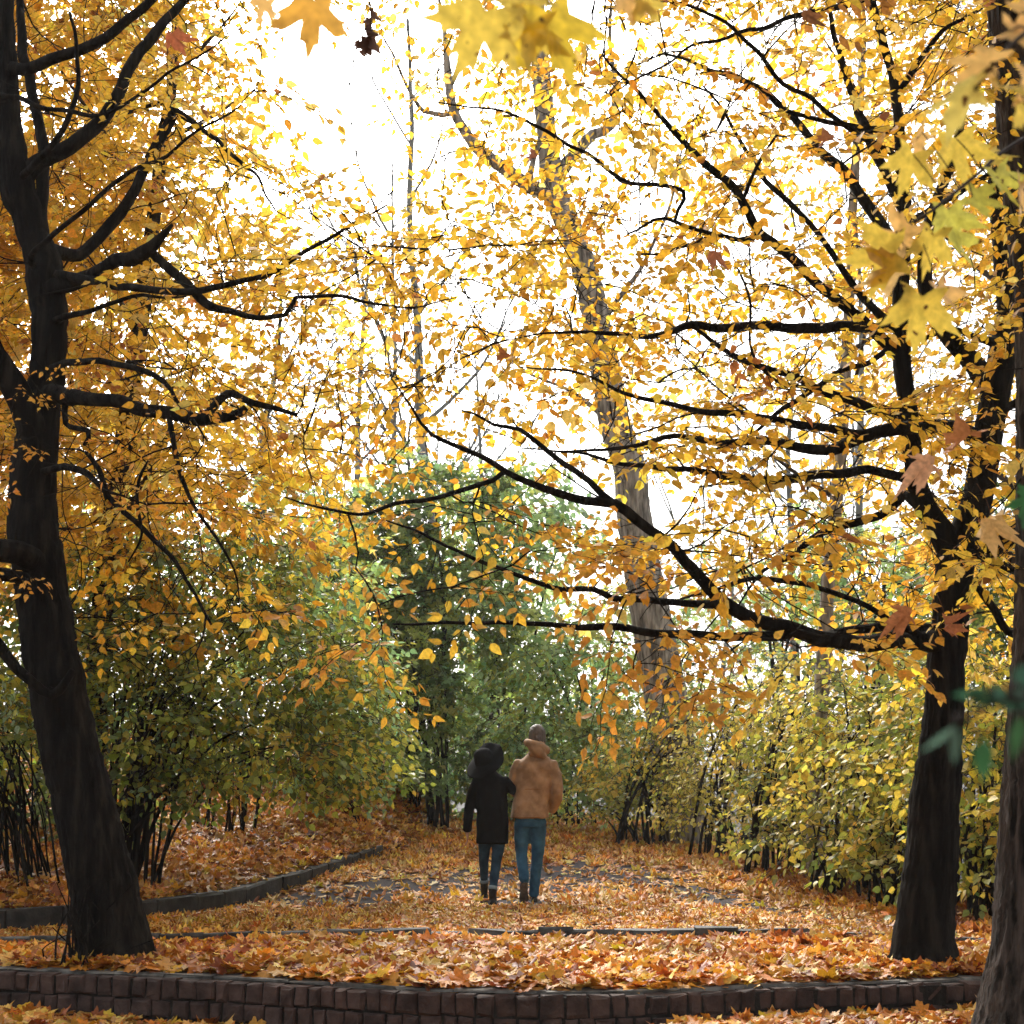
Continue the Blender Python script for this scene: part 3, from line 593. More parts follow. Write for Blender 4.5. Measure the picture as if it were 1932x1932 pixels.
# ---- grey leaning tree in the middle distance
root = empty('oak_tree', (*P(1290, 1592, 24)[:2], float(gz(P(1290, 1592, 24)[0], 24))), 'tall grey trunk in the middle distance leaning left into the white sky', 'tree')
t = Plant(M_barkgreyhaze, M_barkgreyhaze, M_leaf, T_MAPS, .12)
Y = 24.
t.limb(px([(1300, 1640, .46), (1292, 1590, .38), (1280, 1500, .35), (1252, 1300, .33), (1224, 1150, .315), (1196, 980, .29), (1185, 880, .27), (1160, 800, .26), (1128, 620, .23), (1104, 510, .21), (1070, 420, .2), (1045, 350, .19), (1033, 250, .16), (1018, 100, .15), (1012, -20, .12), (1000, -200, .08)], Y), 48, True, .04, .08)
L = [[(1050, 360, .15), (1000, 350, .13), (950, 318, .12), (900, 282, .11), (865, 225, .09), (848, 150, .07), (840, 60, .04), (820, -60, .02)], [(850, 160, .05), (870, 80, .03), (860, -50, .02)],
     [(1045, 340, .12), (1085, 290, .1), (1120, 250, .09), (1155, 235, .07), (1160, 160, .05), (1150, 80, .035), (1160, -50, .02)], [(1000, 350, .06), (1010, 300, .05), (1030, 240, .04)],
     [(1018, 110, .05), (970, 60, .035), (950, -40, .02)], [(860, 215, .05), (800, 210, .04), (740, 100, .02), (700, 30, .01)], [(1020, 120, .05), (1060, 40, .03), (1070, -60, .02)], [(1130, 620, .05), (1200, 520, .04), (1260, 400, .03), (1290, 260, .015)], [(1165, 800, .05), (1080, 740, .035), (980, 690, .02), (900, 600, .01)]]
for l in L: t.limb(px(l, Y), 7, step=.2, jit=.03)
t.sprays(np.array([P(rs.uniform(700, 1250), rs.uniform(-100, 400), rs.uniform(22, 26)) for _ in range(26)]), [(.7, .5, .1)], None, (.9, 1.4), dens=.35)
nleaf += t.finish(root)

# ---- bare trees far behind, haze fade put into their pale bark
def bare_tree(u, vb, Y, h, label, lean=0, r0=.16, seed=0, leafy=None, group='bare trees far behind the path'):
    r_ = np.random.RandomState(seed); b = P(u, vb, Y); b[2] = float(gz(b[0], Y)) - .1
    root = empty('bare_tree', b, label, 'tree', group)
    t = Plant(M_barkhaze, M_barkhaze, M_leaf, T_MAPS, .12)
    top = b + np.array([lean, 0, h])
    k = 9; rows = [[*(b + (top - b) * q + (r_.normal(size=3) * .12 if 0 < q < 1 else 0)), r0 * (1 - q * .8)] for q in np.linspace(0, 1, k)]
    c = t.limb(rows, 9, True, step=.3)
    def grow(o, d, ln, r, dep):
        k_ = 5; p = [o]
        for _ in range(k_):
            d = d + r_.normal(size=3) * .13 + np.array([0, 0, .09]); d /= np.linalg.norm(d); p.append(p[-1] + d * ln / k_)
        rows = [[*q, max(.006, r * (1 - .75 * i_ / k_))] for i_, q in enumerate(p)]
        t.limb(rows, 5, step=.25, jit=.01)
        if dep > 0:
            for i_ in range(2, k_ + 1):
                for _ in range(r_.randint(1, 3)):
                    dd = d + r_.normal(size=3) * .55; dd /= np.linalg.norm(dd); grow(p[i_], dd, ln * r_.uniform(.4, .6), r * .45, dep - 1)
    for q in range(10):
        a = .3 + .068 * q; o_ = c[int(a * (len(c) - 1))]
        an = r_.uniform(0, 6.28); grow(o_[:3], np.array([math.cos(an) * .7, math.sin(an) * .5, .75]), h * r_.uniform(.18, .3), o_[3] * .5, 2)
    if leafy: t.sprays(np.array([b + np.array([r_.normal() * h * .14, r_.normal() * h * .1, h * r_.uniform(.35, .95)]) for _ in range(leafy)]), [(.7, .5, .1), (.6, .4, .05)], None, (1, 1.6), dens=.6)
    global nleaf
    nleaf += t.finish(root)
bare_tree(830, 1350, 36, 22, 'tallest bare pale tree, in the white gap left of the grey leaning trunk', -1.0, .2, 1)
bare_tree(640, 1400, 44, 21, 'faint bare tree at the left side of the white sky gap', .6, .2, 2)
bare_tree(745, 1400, 40, 21, 'slim bare tree between the tallest bare tree and the faint one left of it', -.3, .14, 9)
bare_tree(420, 1400, 40, 17, 'bare grey tree mostly hidden behind the golden leaves of the leaning trunk', 1.2, .22, 3, 60)
bare_tree(930, 1400, 50, 24, 'slender far bare tree directly behind the limbs of the grey leaning trunk', -.6, .2, 4)
bare_tree(1480, 1400, 36, 17, 'bare grey tree right of the grey leaning trunk, behind the yellow canopy', .6, .2, 5, 50)
bare_tree(1640, 1400, 30, 15, 'straight pale stem rising behind the fork of the dark right-hand tree', .2, .15, 6, 50)
bare_tree(1330, 1400, 46, 18, 'thin distant bare tree close to the right of the grey leaning trunk', 1, .2, 7, 20)

# ---- golden maples behind the left and right trees
def gold_tree(trunk, cells, u0, v0, Y0, Y1, kk, label, cols=YEL, wt=YW, leaf=.12, name='golden_maple', dens=1.0, bark=M_bark):
    global nleaf
    b = P(trunk[0][0], trunk[0][1], trunk[0][2]); b[2] = float(gz(b[0], b[1]))
    root = empty(name, b, label, 'tree')
    t = Plant(bark, M_twig, M_leaf, T_MAPS + T_OV, leaf, [make_spray(4 + k % 3, .75, .1, leaf, seed=50 + k) for k in range(6)])
    rows = px(trunk); rows[0][2] = b[2] - .1
    c = t.limb(rows, 12, True, step=.15)
    for q in np.linspace(.3, .95, 11):
        o_ = c[int(q * (len(c) - 1))]; an = rs.uniform(0, 6.28); d = np.array([math.cos(an), math.sin(an) * .7, .55]); ln = rs.uniform(1.2, 2.6)
        t.limb([[*(o_[:3] + d * ln * s_ + np.array([0, 0, .25 * ln * s_ ** 2])), max(.008, o_[3] * .5 * (1 - s_))] for s_ in (0, .25, .5, .75, 1)], 6, step=.15)
    t.sprays(grid_pts(cells, 100, u0, v0, Y0, Y1, kk), cols, wt, (.8, 1.3), var=.17, dens=dens)
    nleaf += t.finish(root)
G = ["5666665....", "6777776....", "67777775...", "67777774...", "67777773...", "67777773...", "677777741..", "667777742..", "6677777521.", "6678887531.", "6677777521.", "6677777531.", "6778888632.", "66777777641", "45556777631", ".1123454321"]
gold_tree([(175, 1560, 15.5, .14), (190, 1200, 15.5, .12), (240, 800, 15.5, .1), (290, 400, 15.6, .08), (330, 100, 15.7, .06), (350, -300, 15.8, .03)], G, -400, -500, 13.2, 18.5, 12, 'dense golden maple filling the upper left behind the leaning trunk')
G = ["44444444", "44455554", "34455555", "23445555", "23344555", "22344555", "22344555", "22334555", "22334455", "22344555", "22344455", "22334455", "22333444", "12233444", "11223444"]
gold_tree([(1530, 1600, 18, .10), (1555, 1200, 18, .085), (1590, 800, 18, .075), (1610, 400, 18, .06), (1625, 0, 18, .04), (1560, -300, 17, .03)], G, 1250, -400, 14, 20, 3.4, 'thin golden maple seen through the limbs of the dark forked tree', bark=M_barkgreyhaze)
G = ["555555", "555555", "555555", "555555", "455555", "455555", "455555", "455555", "455555", "455555", "355555", "355555", "334555"]
gold_tree([(1960, 1600, 14.5, .12), (1950, 1200, 14.5, .11), (1940, 800, 14.5, .1), (1930, 300, 14.5, .07), (1930, -300, 14.5, .03)], G, 1700, -100, 12.5, 16, 3.0, 'orange leaved tree between the dark forked tree and the furrowed trunk', ORG + YEL[:2], None)

# ================================================================ SHRUBS
def shrub(name, u, v, Y, ells, n, cols, label, wts=None, leaf=.085, temps=T_WIDE, stems=9, stemr=.018, stemspread=.25, scale=(.7, 1.15), m=M_green, cat='shrub', group=None, dens=1.0, zlo=.25, stemm=M_bark, step=.085, var=.2, shell=.55):
    """ells: (u, v, Y, rx, ry, rz) crown masses in metres around a picture point"""
    global nleaf
    b = P(u, v, Y); b[2] = float(gz(b[0], b[1]))
    root = empty(name, b, label, cat, group)
    t = Plant(stemm, M_twig, m, temps, leaf, [make_spray(4 + k % 3, .5, step, leaf, seed=90 + k) for k in range(6)])
    cs = [(P(e[0], e[1], e[2]), np.array(e[3:6])) for e in ells]
    vol = np.array([np.prod(e[1]) ** .67 for e in cs]); vol /= vol.sum()
    for k in range(stems):
        c, r = cs[rs.choice(len(cs), p=vol)]
        tip = c + r * nrm(rs.normal(size=3)) * rs.uniform(.2, .75); s0 = b + np.array([np.clip(rs.normal(), -1.4, 1.4) * stemspread, rs.normal() * stemspread * .6, 0]); s0[2] = float(gz(s0[0], s0[1])) - .05
        if tip[2] < s0[2] + .5: tip[2] = s0[2] + rs.uniform(.6, 1.4)
        rr = stemr * rs.uniform(.6, 1.4)
        mid = s0 + (tip - s0) * np.array([.22, .22, .5]); mid2 = s0 + (tip - s0) * np.array([.6, .6, .85])
        t.limb([[*s0, rr], [*mid, rr * .8], [*mid2, rr * .55], [*tip, rr * .25]], 6, True, step=.1, jit=.02)
    pts = []
    while len(pts) < n:
        c, r = cs[rs.choice(len(cs), p=vol)]
        p = c + r * nrm(rs.normal(size=3)) * rs.uniform(shell ** 2, 1) ** .5 * rs.uniform(.85, 1.1)
        if p[2] > gz(p[0], p[1]) + zlo: pts.append(p)
    t.sprays(np.array(pts), cols, wts, scale, droop=.3, var=var, dens=dens, face=.6)
    nleaf += t.finish(root, 'foliage', 'stems', 'twigs')
LG = [(.13, .18, .035), (.26, .33, .05), (.48, .48, .07), (.62, .50, .06), (.24, .38, .17)]
YG = [(.46, .45, .08), (.62, .54, .10), (.32, .36, .07), (.68, .50, .08), (.18, .23, .05)]
DG = [(.10, .17, .04), (.16, .24, .06), (.22, .32, .10), (.12, .16, .03), (.3, .34, .06)]
PG = [(.32, .48, .20), (.44, .60, .22), (.52, .60, .16), (.26, .42, .18)]  # light greens raised further, distance haze put into the leaf colour
shrub('lilac_bush', 235, 1640, 15.0, [(420, 1230, 15.4, 1.4, 1.2, .85), (270, 1300, 14.8, .85, .8, .8), (500, 1390, 15.2, .85, .7, .42), (200, 1120, 15.2, .9, .9, .8), (640, 1290, 16.0, .6, .7, .75), (420, 1060, 15.8, 1.1, .9, .5), (600, 1450, 16, .5, .5, .28), (330, 1460, 14.8, .5, .5, .3), (700, 1420, 16.5, .35, .4, .3)], 840, LG + [(.5, .33, .04)], 'largest green bush with many arching dark stems, right behind the leaning trunk', [4, 4, 3, 2, 2, 1], .085, stems=34, stemr=.02, stemspread=.22, group=None)
shrub('hazel_bush', 420, 1560, 19.5, [(300, 960, 19.5, 1.7, .9, .9), (520, 1010, 19.5, 1.4, .9, 1.0), (430, 1180, 19.5, 1.8, .9, 1.0), (600, 1180, 20, 1.0, .9, 1.2)], 420, PG + LG[1:3], 'taller pale green bush rising behind the big bush with arching stems', None, .1, stems=12)
shrub('hazel_bush', 20, 1680, 14.6, [(20, 1330, 14.6, .65, .6, .5), (-120, 1350, 14.3, .9, .8, .8)], 150, LG, 'dense thin upright stems at the left edge behind the leaning trunk', None, .085, stems=46, stemr=.012, stemspread=.42)
shrub('hazel_bush', 60, 1600, 18.5, [(60, 1150, 18.5, 1.7, .8, 1.4), (-50, 1400, 18, 1.7, .8, 1.4), (170, 1400, 19, 1.4, .8, 1.3)], 420, DG + LG[:2], 'dark green background bush seen between the leaning trunk and the left edge', None, .1, stems=14)
shrub('thicket', 680, 1500, 22.5, [(680, 1310, 22.5, .6, .7, .7), (630, 1380, 22.3, .7, .7, .5), (560, 1250, 22, .9, .8, .8), (440, 1400, 23.5, 1.1, .7, .5), (300, 1400, 23.5, 1.2, .7, .7)], 400, YG[:3] + LG[:3], 'yellow green bush just left of the dark ivy covered stems', None, .095, stems=12, stemr=.009, zlo=.15)
shrub('ivy_covered_tree', 805, 1498, 26, [(760, 1450, 25.6, .5, .4, .4), (850, 1440, 26.5, .5, .5, .5), (800, 960, 26.5, 1.5, 1.2, 1.0), (690, 1060, 26, 1.3, 1.1, .9), (850, 1130, 26, 1.2, 1.1, .9), (810, 1300, 26, .5, .6, .9), (730, 1200, 26, 1.0, .9, .8), (760, 1420, 25.8, .3, .3, .5)], 600, DG + PG[2:], 'dark green clump of ivy covered stems left of the black hat', None, .13, T_MAPS, 24, .028, .26, (.9, 1.5), M_green, 'tree')
shrub('pale_leaved_tree', 950, 1500, 30, [(960, 950, 30, 1.3, 1.0, .8), (1040, 1020, 30, .9, .9, 1.0), (900, 1080, 30, 1.0, .9, .7)], 200, PG, 'pale green sapling whose crown shows beside the dark ivy covered clump', None, .14, T_OV, 7, .04, .3, (.9, 1.5), cat='tree')
shrub('hazel_bush', 1090, 1545, 27.5, [(1080, 1380, 27, 1.3, .9, .7), (980, 1430, 27.5, 1.0, .9, .6), (1180, 1420, 26, .9, .9, .9), (1100, 1260, 27.5, 1.3, .9, .55), (930, 1320, 28, .7, .8, .6), (1000, 1220, 27.5, 1.0, .9, .7), (900, 1500, 28.5, .9, .6, .5), (1030, 1510, 28.5, .9, .6, .5), (870, 1420, 29, .8, .6, .6)], 760, PG + LG[:2] + YG[:1], 'green bush directly behind the heads of the couple', None, .12, stems=16, zlo=.05)
hedge = 'hedge bushes along the right side of the path'
YH = [(.66, .55, .09), (.74, .58, .08), (.50, .46, .07), (.72, .50, .06), (.30, .32, .05), (.16, .20, .04)]
for (u, v, Y, es, n, cols, lab, lf) in [
 (1220, 1590, 23.6, [(1210, 1430, 23.6, .8, .7, .75), (1150, 1500, 24.2, .7, .7, .45), (1290, 1400, 23.0, .7, .7, .9)], 170, YH, 'small yellow green bush at the foot of the grey leaning trunk', .085),
 (1360, 1615, 21.5, [(1370, 1400, 21.5, .85, .8, .95), (1340, 1500, 21.5, .9, .7, .55), (1440, 1360, 21.5, .7, .7, .9)], 240, [(.74, .62, .14), (.66, .55, .09), (.8, .66, .2), (.4, .38, .06)], 'brightest yellow bush of the hedge, just right of the grey leaning trunk', .07),
 (1480, 1650, 18.9, [(1500, 1420, 18.9, .8, .8, .95), (1470, 1530, 19, .85, .7, .5), (1540, 1320, 18.9, .7, .7, .6)], 220, YH, 'yellow green hedge bush on dark stems midway along the hedge', .085),
 (1610, 1690, 16.8, [(1610, 1450, 16.8, .8, .8, .95), (1600, 1570, 16.8, .85, .6, .5), (1640, 1320, 17, .7, .7, .6)], 230, YH + LG[2:3], 'hedge bush with large green and yellow leaves touching the forked tree from the left', .09),
 (1740, 1710, 15.2, [(1720, 1450, 15.4, .8, .8, 1.0), (1740, 1590, 15.3, .8, .6, .5), (1800, 1330, 15.2, .8, .7, .6)], 230, YH + LG[2:3], 'hedge bush hidden behind the trunk of the forked tree', .09),
 (1870, 1745, 13.6, [(1860, 1440, 13.8, .75, .8, 1.0), (1870, 1610, 13.7, .6, .6, .5), (1950, 1350, 13.6, .8, .7, .8), (2000, 1550, 13.3, .8, .7, .9)], 280, [(.78, .56, .07), (.7, .54, .07), (.36, .4, .06), (.2, .27, .05)], 'nearest hedge bush, yellow leaves between the forked tree and the right edge', .09)]:
    shrub('hedge_bush', u, v, Y, es, n, cols, lab, None, lf, stems=22, stemr=.024, stemspread=.35, group=hedge, zlo=.42, shell=.4)
G_ = 'green trees beyond the hedge'
shrub('distant_tree', 1020, 1500, 36, [(1000, 1330, 36, 2.2, 1.2, 1.3), (1120, 1180, 36, 1.9, 1.2, 1.4), (860, 1280, 36, 1.8, 1.2, 1.5), (1200, 1380, 36, 1.8, 1.2, 1.1), (700, 1300, 36, 1.8, 1.2, 1.6)], 430, PG + YG[:3], 'farthest pale green foliage straight behind the two walkers', None, .15, T_MAPS, 12, .05, .5, (.9, 1.5), cat='tree', group=G_)
shrub('distant_tree', 1480, 1500, 30, [(1440, 1100, 30, 1.7, 1.2, 1.3), (1540, 1180, 29, 1.4, 1.1, 1.3), (1350, 1230, 31, 1.5, 1.1, 1.0)], 230, PG + YG[:2] + [(.3, .14, .06)], 'pale green tree beyond the hedge, low in the gap left of the forked tree', None, .12, T_MAPS, 8, .05, .3, (.9, 1.4), cat='tree', group=G_, dens=.7)
shrub('distant_tree', 1660, 1500, 26, [(1640, 1080, 26, 1.3, 1.0, 1.2), (1720, 1150, 25, 1.1, 1.0, 1.2)], 190, PG + LG[:3], 'green tree beyond the hedge directly left of the forked trunk', None, .12, T_MAPS, 8, .05, .3, (.9, 1.4), cat='tree', group=G_, dens=.8)
shrub('distant_tree', 1900, 1500, 21, [(1880, 1150, 21, 1.0, .9, 1.0), (1960, 1050, 21, 1.2, .9, 1.4), (1850, 1270, 20, .9, .8, .7)], 260, LG[:3] + DG[:2], 'green tree at the right edge beyond the hedge', None, .11, T_MAPS, 8, .05, .3, (.9, 1.4), cat='tree', group=G_)

# ================================================================ FALLEN LEAVES
def gnormal(x, y):
    e = .05; return nrm(np.stack([-(gz(x + e, y) - gz(x - e, y)) / (2 * e), -(gz(x, y + e) - gz(x, y - e)) / (2 * e), np.ones_like(x)], -1))
def litter(mb, x0, x1, y0, y1, dens, size, temps, cols, wts, tilt, heap, keep=None, var=.22):
    n = int(dens * (x1 - x0) * (y1 - y0)); x = rs.uniform(x0, x1, n); y = rs.uniform(y0, y1, n)
    k = np.abs(x) < y * .40 + .8
    k &= ~((y > wallY(x) - .045) & (y < wallY(x) + .16))
    if keep is not None: k &= rs.rand(n) < keep(x, y)
    for fx_, fy_ in ((.02, 15.62), (.33, 15.55), (-.2, 15.5), (.2, 15.5)): k &= (np.abs(x - fx_) > .16) | (y < fy_ - .3) | (y > fy_ + .4) | (rs.rand(n) < .1)
    x, y = x[k], y[k]; n = len(x)
    N_ = gnormal(x, y); N_[N_[:, 2] < .8] = (0, 0, 1); z = gz(x, y) + .012 + rs.rand(n) * heap
    nz = N_ + rs.normal(size=(n, 3)) * tilt; an = rs.uniform(0, 6.28, n); fx = np.stack([np.cos(an), np.sin(an), rs.normal(size=n) * tilt * .6], -1)
    c = palette(n, cols, wts, var)
    pt = .75 + .5 * (np.sin(x * 2.1 + 3) * np.sin(y * 1.7 + x) > .1) * .5
    c = c * pt[:, None]
    add_leaves(mb, temps, np.stack([x, y, z], -1), fx, nz, size * rs.uniform(.6, 1.25, n), c); return n
def sparse(x, y):
    pl = [(-1.9, 16.6), (-.9, 17.4), (.1, 17.8), (.7, 19.5), (1.3, 18.9), (1.86, 17.6), (2.5, 15.4), (3.0, 14.0), (3.3, 13.0)]
    d = np.full(x.shape, 9.)
    for a, b in zip(pl[:-1], pl[1:]):
        a, b = np.array(a), np.array(b); ab = b - a; t = np.clip(((x - a[0]) * ab[0] + (y - a[1]) * ab[1]) / ab.dot(ab), 0, 1)
        wd = 1.35 if b[0] < 1.4 else (.6 if b[0] < 2.2 else .36)
        d = np.minimum(d, np.hypot((x - a[0] - t * ab[0]), (y - a[1] - t * ab[1])) / wd)
    nz = .5 + .5 * np.sin(x * 5.1 + 2 * np.sin(y * 3)) * np.sin(y * 3.7 + 1.7 * np.sin(x * 4))
    return np.clip(.17 + .85 * sstep((d + 1.0 * nz - 1.0) / .9), 0, 1)
LC = [(.78, .40, .07), (.74, .33, .04), (.62, .23, .03), (.84, .53, .14), (.46, .15, .025), (.26, .07, .015), (.76, .47, .17), (.78, .52, .04)]
LW = [4, 5, 4, 2, 2, 1, 1.2, 1.5]
LB = [(.74, .30, .035), (.80, .40, .06), (.66, .24, .025), (.84, .50, .13), (.5, .15, .02), (.3, .07, .015), (.78, .42, .03)]
LD = [(.50, .18, .02), (.60, .24, .03), (.36, .11, .015), (.66, .32, .08), (.2, .05, .012), (.68, .36, .04)]
fl = MB(); ng = 0
ng += litter(fl, -7, 7, 8.7, 11.9, 700, .15, T_LIT, LB, None, .27, .045, lambda x, y: (y > wallY(x) + .165 + .04 * np.sin(x * 3)) * (y < np.interp(x, [-5, -2.3, .14, 2, 4.6], [11.3, 11.65, 12.3, 12.1, 11.1]) - .02))
ng += litter(fl, -5, 5, 7.6, 10.6, 500, .13, T_LIT, LB, None, .3, .04, lambda x, y: (y < wallY(x) - .03) * 1.)
ng += litter(fl, -7, 7, 11.3, 15.5, 620, .08, T_MAPS + T_OV, LC, LW, .25, .025, lambda x, y: sparse(x, y) * (y > np.interp(x, [-5, -2.3, .14, 2, 4.6], [11.3, 11.6, 12.2, 12.0, 11.1])))
ng += litter(fl, -8, 8, 15.5, 24, 240, .13, T_MAPS, LC, LW, .16, .025, sparse)
ng += litter(fl, -10, 9, 12, 24, 200, .13, T_LIT, LD, None, .5, .06, lambda x, y: (x < xk(y) - .1) * 1.)
ng += litter(fl, -11, 9, 24, 32, 190, .16, T_MAPS, LC, LW, .35, .05)
ng += litter(fl, 2, 7, 10, 20, 260, .12, T_MAPS, LD, None, .5, .06, lambda x, y: (x > xh(y) - 1.5) * (x < xh(y) + .6) * 1.)
for (cx, cy_, r_) in ((-2.75, 10.4, .36), (2.72, 10.05, .30)):
    ng += litter(fl, cx - .7, cx + .7, cy_ - .7, cy_ + .5, 900, .13, T_LIT, LB, None, .35, .05, lambda x, y: (np.hypot(x - cx, y - cy_) < r_ + .12) & (y > wallY(x) + .12))
print('ground leaves', ng)
o = fl.build('fallen_leaves', M_litter); tag(o, 'thick carpet of fallen orange and yellow leaves', 'fallen leaves', kind='stuff')
# a few leaves caught on the wall face and a stump of shoots by the leaning trunk
sh = MB()
b = P(150, 1800, 10.2); b[2] = 0
for k in range(34):
    s0 = b + np.array([rs.normal() * .09, rs.normal() * .08, 0]); h = rs.uniform(.12, .62) * (1 if k % 3 else .5)
    c = spline([[*s0, .008], [*(s0 + [rs.normal() * .04, rs.normal() * .04, h * .5]), .006], [*(s0 + [rs.normal() * .09, rs.normal() * .08, h]), .003]], .05); sh.tube(c[:, :3], c[:, 3], 4)
o = sh.build('root_shoots', M_bark); tag(o, 'clump of short dark dead shoots at the foot of the leaning trunk', 'shoots')

# ================================================================ FOREGROUND MAPLE SPRIGS
def maple_at(mb, rows, temps=T_MAP):
    """u, v, Y, size, direction of the tip in degrees (0 right, 90 down), turn, colour"""
    cr_, cu, cf = np.array([1., 0, 0]), np.array([0, -math.sin(PITCH), math.cos(PITCH)]), np.array([0, math.cos(PITCH), math.sin(PITCH)])
    for u, v, Y_, s, an, tw, tl, col in rows:
        d = cr_ * math.cos(R(an)) - cu * math.sin(R(an)); n_ = -cf * math.cos(R(tw)) + np.cross(d, cf) * math.sin(R(tw)); n_ = n_ + d * math.tan(R(tl))
        d = d - n_ * d.dot(n_) / n_.dot(n_)
        add_leaves(mb, temps, P(u, v, Y_)[None], d[None], n_[None], np.array([s]), np.array([col]))
MY, MG_, MO, MB_ = (.72, .53, .08), (.58, .54, .09), (.72, .44, .14), (.62, .34, .14)
T_FLAT = [maple(2, .16, 11), maple(2, -.2, 12), maple(2, .28, 13)]
def sprig(name, label, twigs, leaves, cat, m=M_maple, temps=T_FLAT, group=None):
    root = empty(name, P(*twigs[0][0][:3]), label, cat, group)
    tb = MB()
    for tw in twigs:
        c = spline(px(tw), .03, .002); tb.tube(c[:, :3], c[:, 3], 6)
    for l in leaves:    # leaf stalks
        p = P(*l[:3]); q = np.concatenate([spline(px(tw), .03)[:, :3] for tw in twigs]); k = q[np.argmin(((q - p) ** 2).sum(1))]
        c = spline([[*k, .0014], [*((k + p) / 2 + [0, 0, .006]), .0012], [*p, .0012]], .02); tb.tube(c[:, :3], c[:, 3], 4)
    tb.build('twig', M_twig, root)
    lb = MB(); maple_at(lb, leaves, temps); lb.build('leaves', m, root)
G2 = 'maple sprigs hanging close to the camera'
sprig('maple_sprig', 'large sprig of speckled yellow maple leaves in front of the forked tree', 
 [[(2150, 150, 3.4, .008), (1932, 262, 3.3, .005), (1840, 330, 3.2, .004), (1759, 397, 3.1, .0035), (1692, 430, 3.1, .002)]],
 [(1722, 290, 3.1, .15, 105, 20, 10, MY), (1805, 262, 3.2, .165, 75, 10, 15, MY), (1740, 250, 3.15, .12, 130, 55, 0, MO), (1880, 325, 3.2, .14, 65, 35, 0, MG_), (1925, 345, 3.2, .15, 95, 60, 0, MO), (1862, 300, 3.3, .11, 350, 50, 0, MY),
  (1790, 395, 3.15, .14, 80, 15, 5, MG_), (1835, 372, 3.2, .12, 20, 30, 0, MG_), (1760, 440, 3.1, .15, 95, 30, 15, MY), (1690, 475, 3.05, .18, 165, 25, 20, MY), (1720, 450, 3.1, .15, 175, 55, 10, MO), (1700, 500, 3.08, .15, 150, 45, 0, (.62, .42, .16)), (1738, 560, 3.05, .185, 95, 12, 10, MY), (1770, 540, 3.1, .13, 60, 50, 0, MO), (1800, 440, 3.2, .12, 60, 40, 10, MG_)], 'maple sprig', group=G2)
sprig('maple_sprig', 'blurred pale orange maple leaves in the top right corner, nearest the camera', 
 [[(2120, -60, 2.0, .006), (1990, 20, 1.9, .004), (1900, 90, 1.85, .003), (1840, 170, 1.85, .002)]],
 [(1905, 60, 1.9, .105, 20, 40, 0, MO), (1925, 25, 1.9, .1, 350, 20, 0, MO), (1875, 120, 1.85, .105, 190, 62, 0, MO), (1840, 165, 1.85, .12, 160, 60, 0, (.62, .5, .12)), (1890, 165, 1.85, .1, 20, 65, 0, MY), (1935, 200, 1.9, .09, 80, 30, 0, MY), (1935, 130, 1.9, .1, 60, 50, 0, MO)], 'maple sprig', group=G2)
sprig('maple_sprig', 'two big overlapping blurred yellow maple leaves hanging in at the top centre', 
 [[(1250, -160, 2.1, .006), (1120, -70, 2.1, .004), (1000, -35, 2.1, .003), (920, -30, 2.1, .002)]],
 [(915, 20, 2.05, .165, 115, 15, 0, MY), (1035, 22, 2.1, .17, 70, 18, 0, (.70, .50, .04)), (1000, 40, 2.1, .12, 95, 25, 0, MY), (950, -20, 2.1, .13, 20, 25, 0, MY), (1180, -8, 2.2, .09, 80, 30, 0, MO), (1215, -5, 2.2, .08, 60, 30, 0, MY)], 'maple sprig', group=G2)
sprig('maple_sprig', 'single blurred yellow and brown maple leaf with a small orange leaf beside it', 
 [[(700, -120, 2.1, .005), (620, -80, 2.1, .003), (520, -60, 2.1, .002)]],
 [(592, 0, 2.05, .125, 95, 20, 0, (.66, .36, .06)), (500, -2, 2.1, .065, 110, 45, 0, MO)], 'maple sprig', group=G2)
GS = [(.025, .085, .03), (.035, .11, .06), (.09, .17, .12)]
sprig('green_sprig', 'blurred dark green leaves at the right edge in front of the forked trunk', 
 [[(2100, 1300, 1.0, .003), (1960, 1310, .95, .002), (1870, 1325, .95, .0015), (1812, 1362, .95, .001)]],
 [(1808, 1368, .95, 0.0306, 140, 62, 0, GS[2]), (1800, 1372, .95, 0.0238, 85, 50, 0, GS[2]), (1862, 1305, .95, 0.0221, 170, 50, 0, GS[1]), (1870, 1300, .95, 0.0221, 40, 40, 0, GS[1]), (1850, 1395, .95, 0.0281, 80, 30, 0, GS[0]), (1925, 1350, .95, 0.0298, 95, 45, 0, GS[0]), (1900, 1315, .95, 0.0255, 10, 50, 0, GS[1]), (1915, 1290, .95, 0.0221, 320, 40, 0, GS[1]), (1880, 1330, .95, 0.0221, 200, 60, 0, GS[1])], 'green sprig', m=M_green, temps=[ovate(.36, .03, .06)])
sprig('green_sprig', 'single small dark green maple leaf in front of the furrowed trunk', 
 [[(2050, 900, 2.6, .004), (1985, 930, 2.6, .002)]], [(1950, 940, 2.6, .085, 165, 20, 0, GS[0])], 'green sprig', m=M_green)
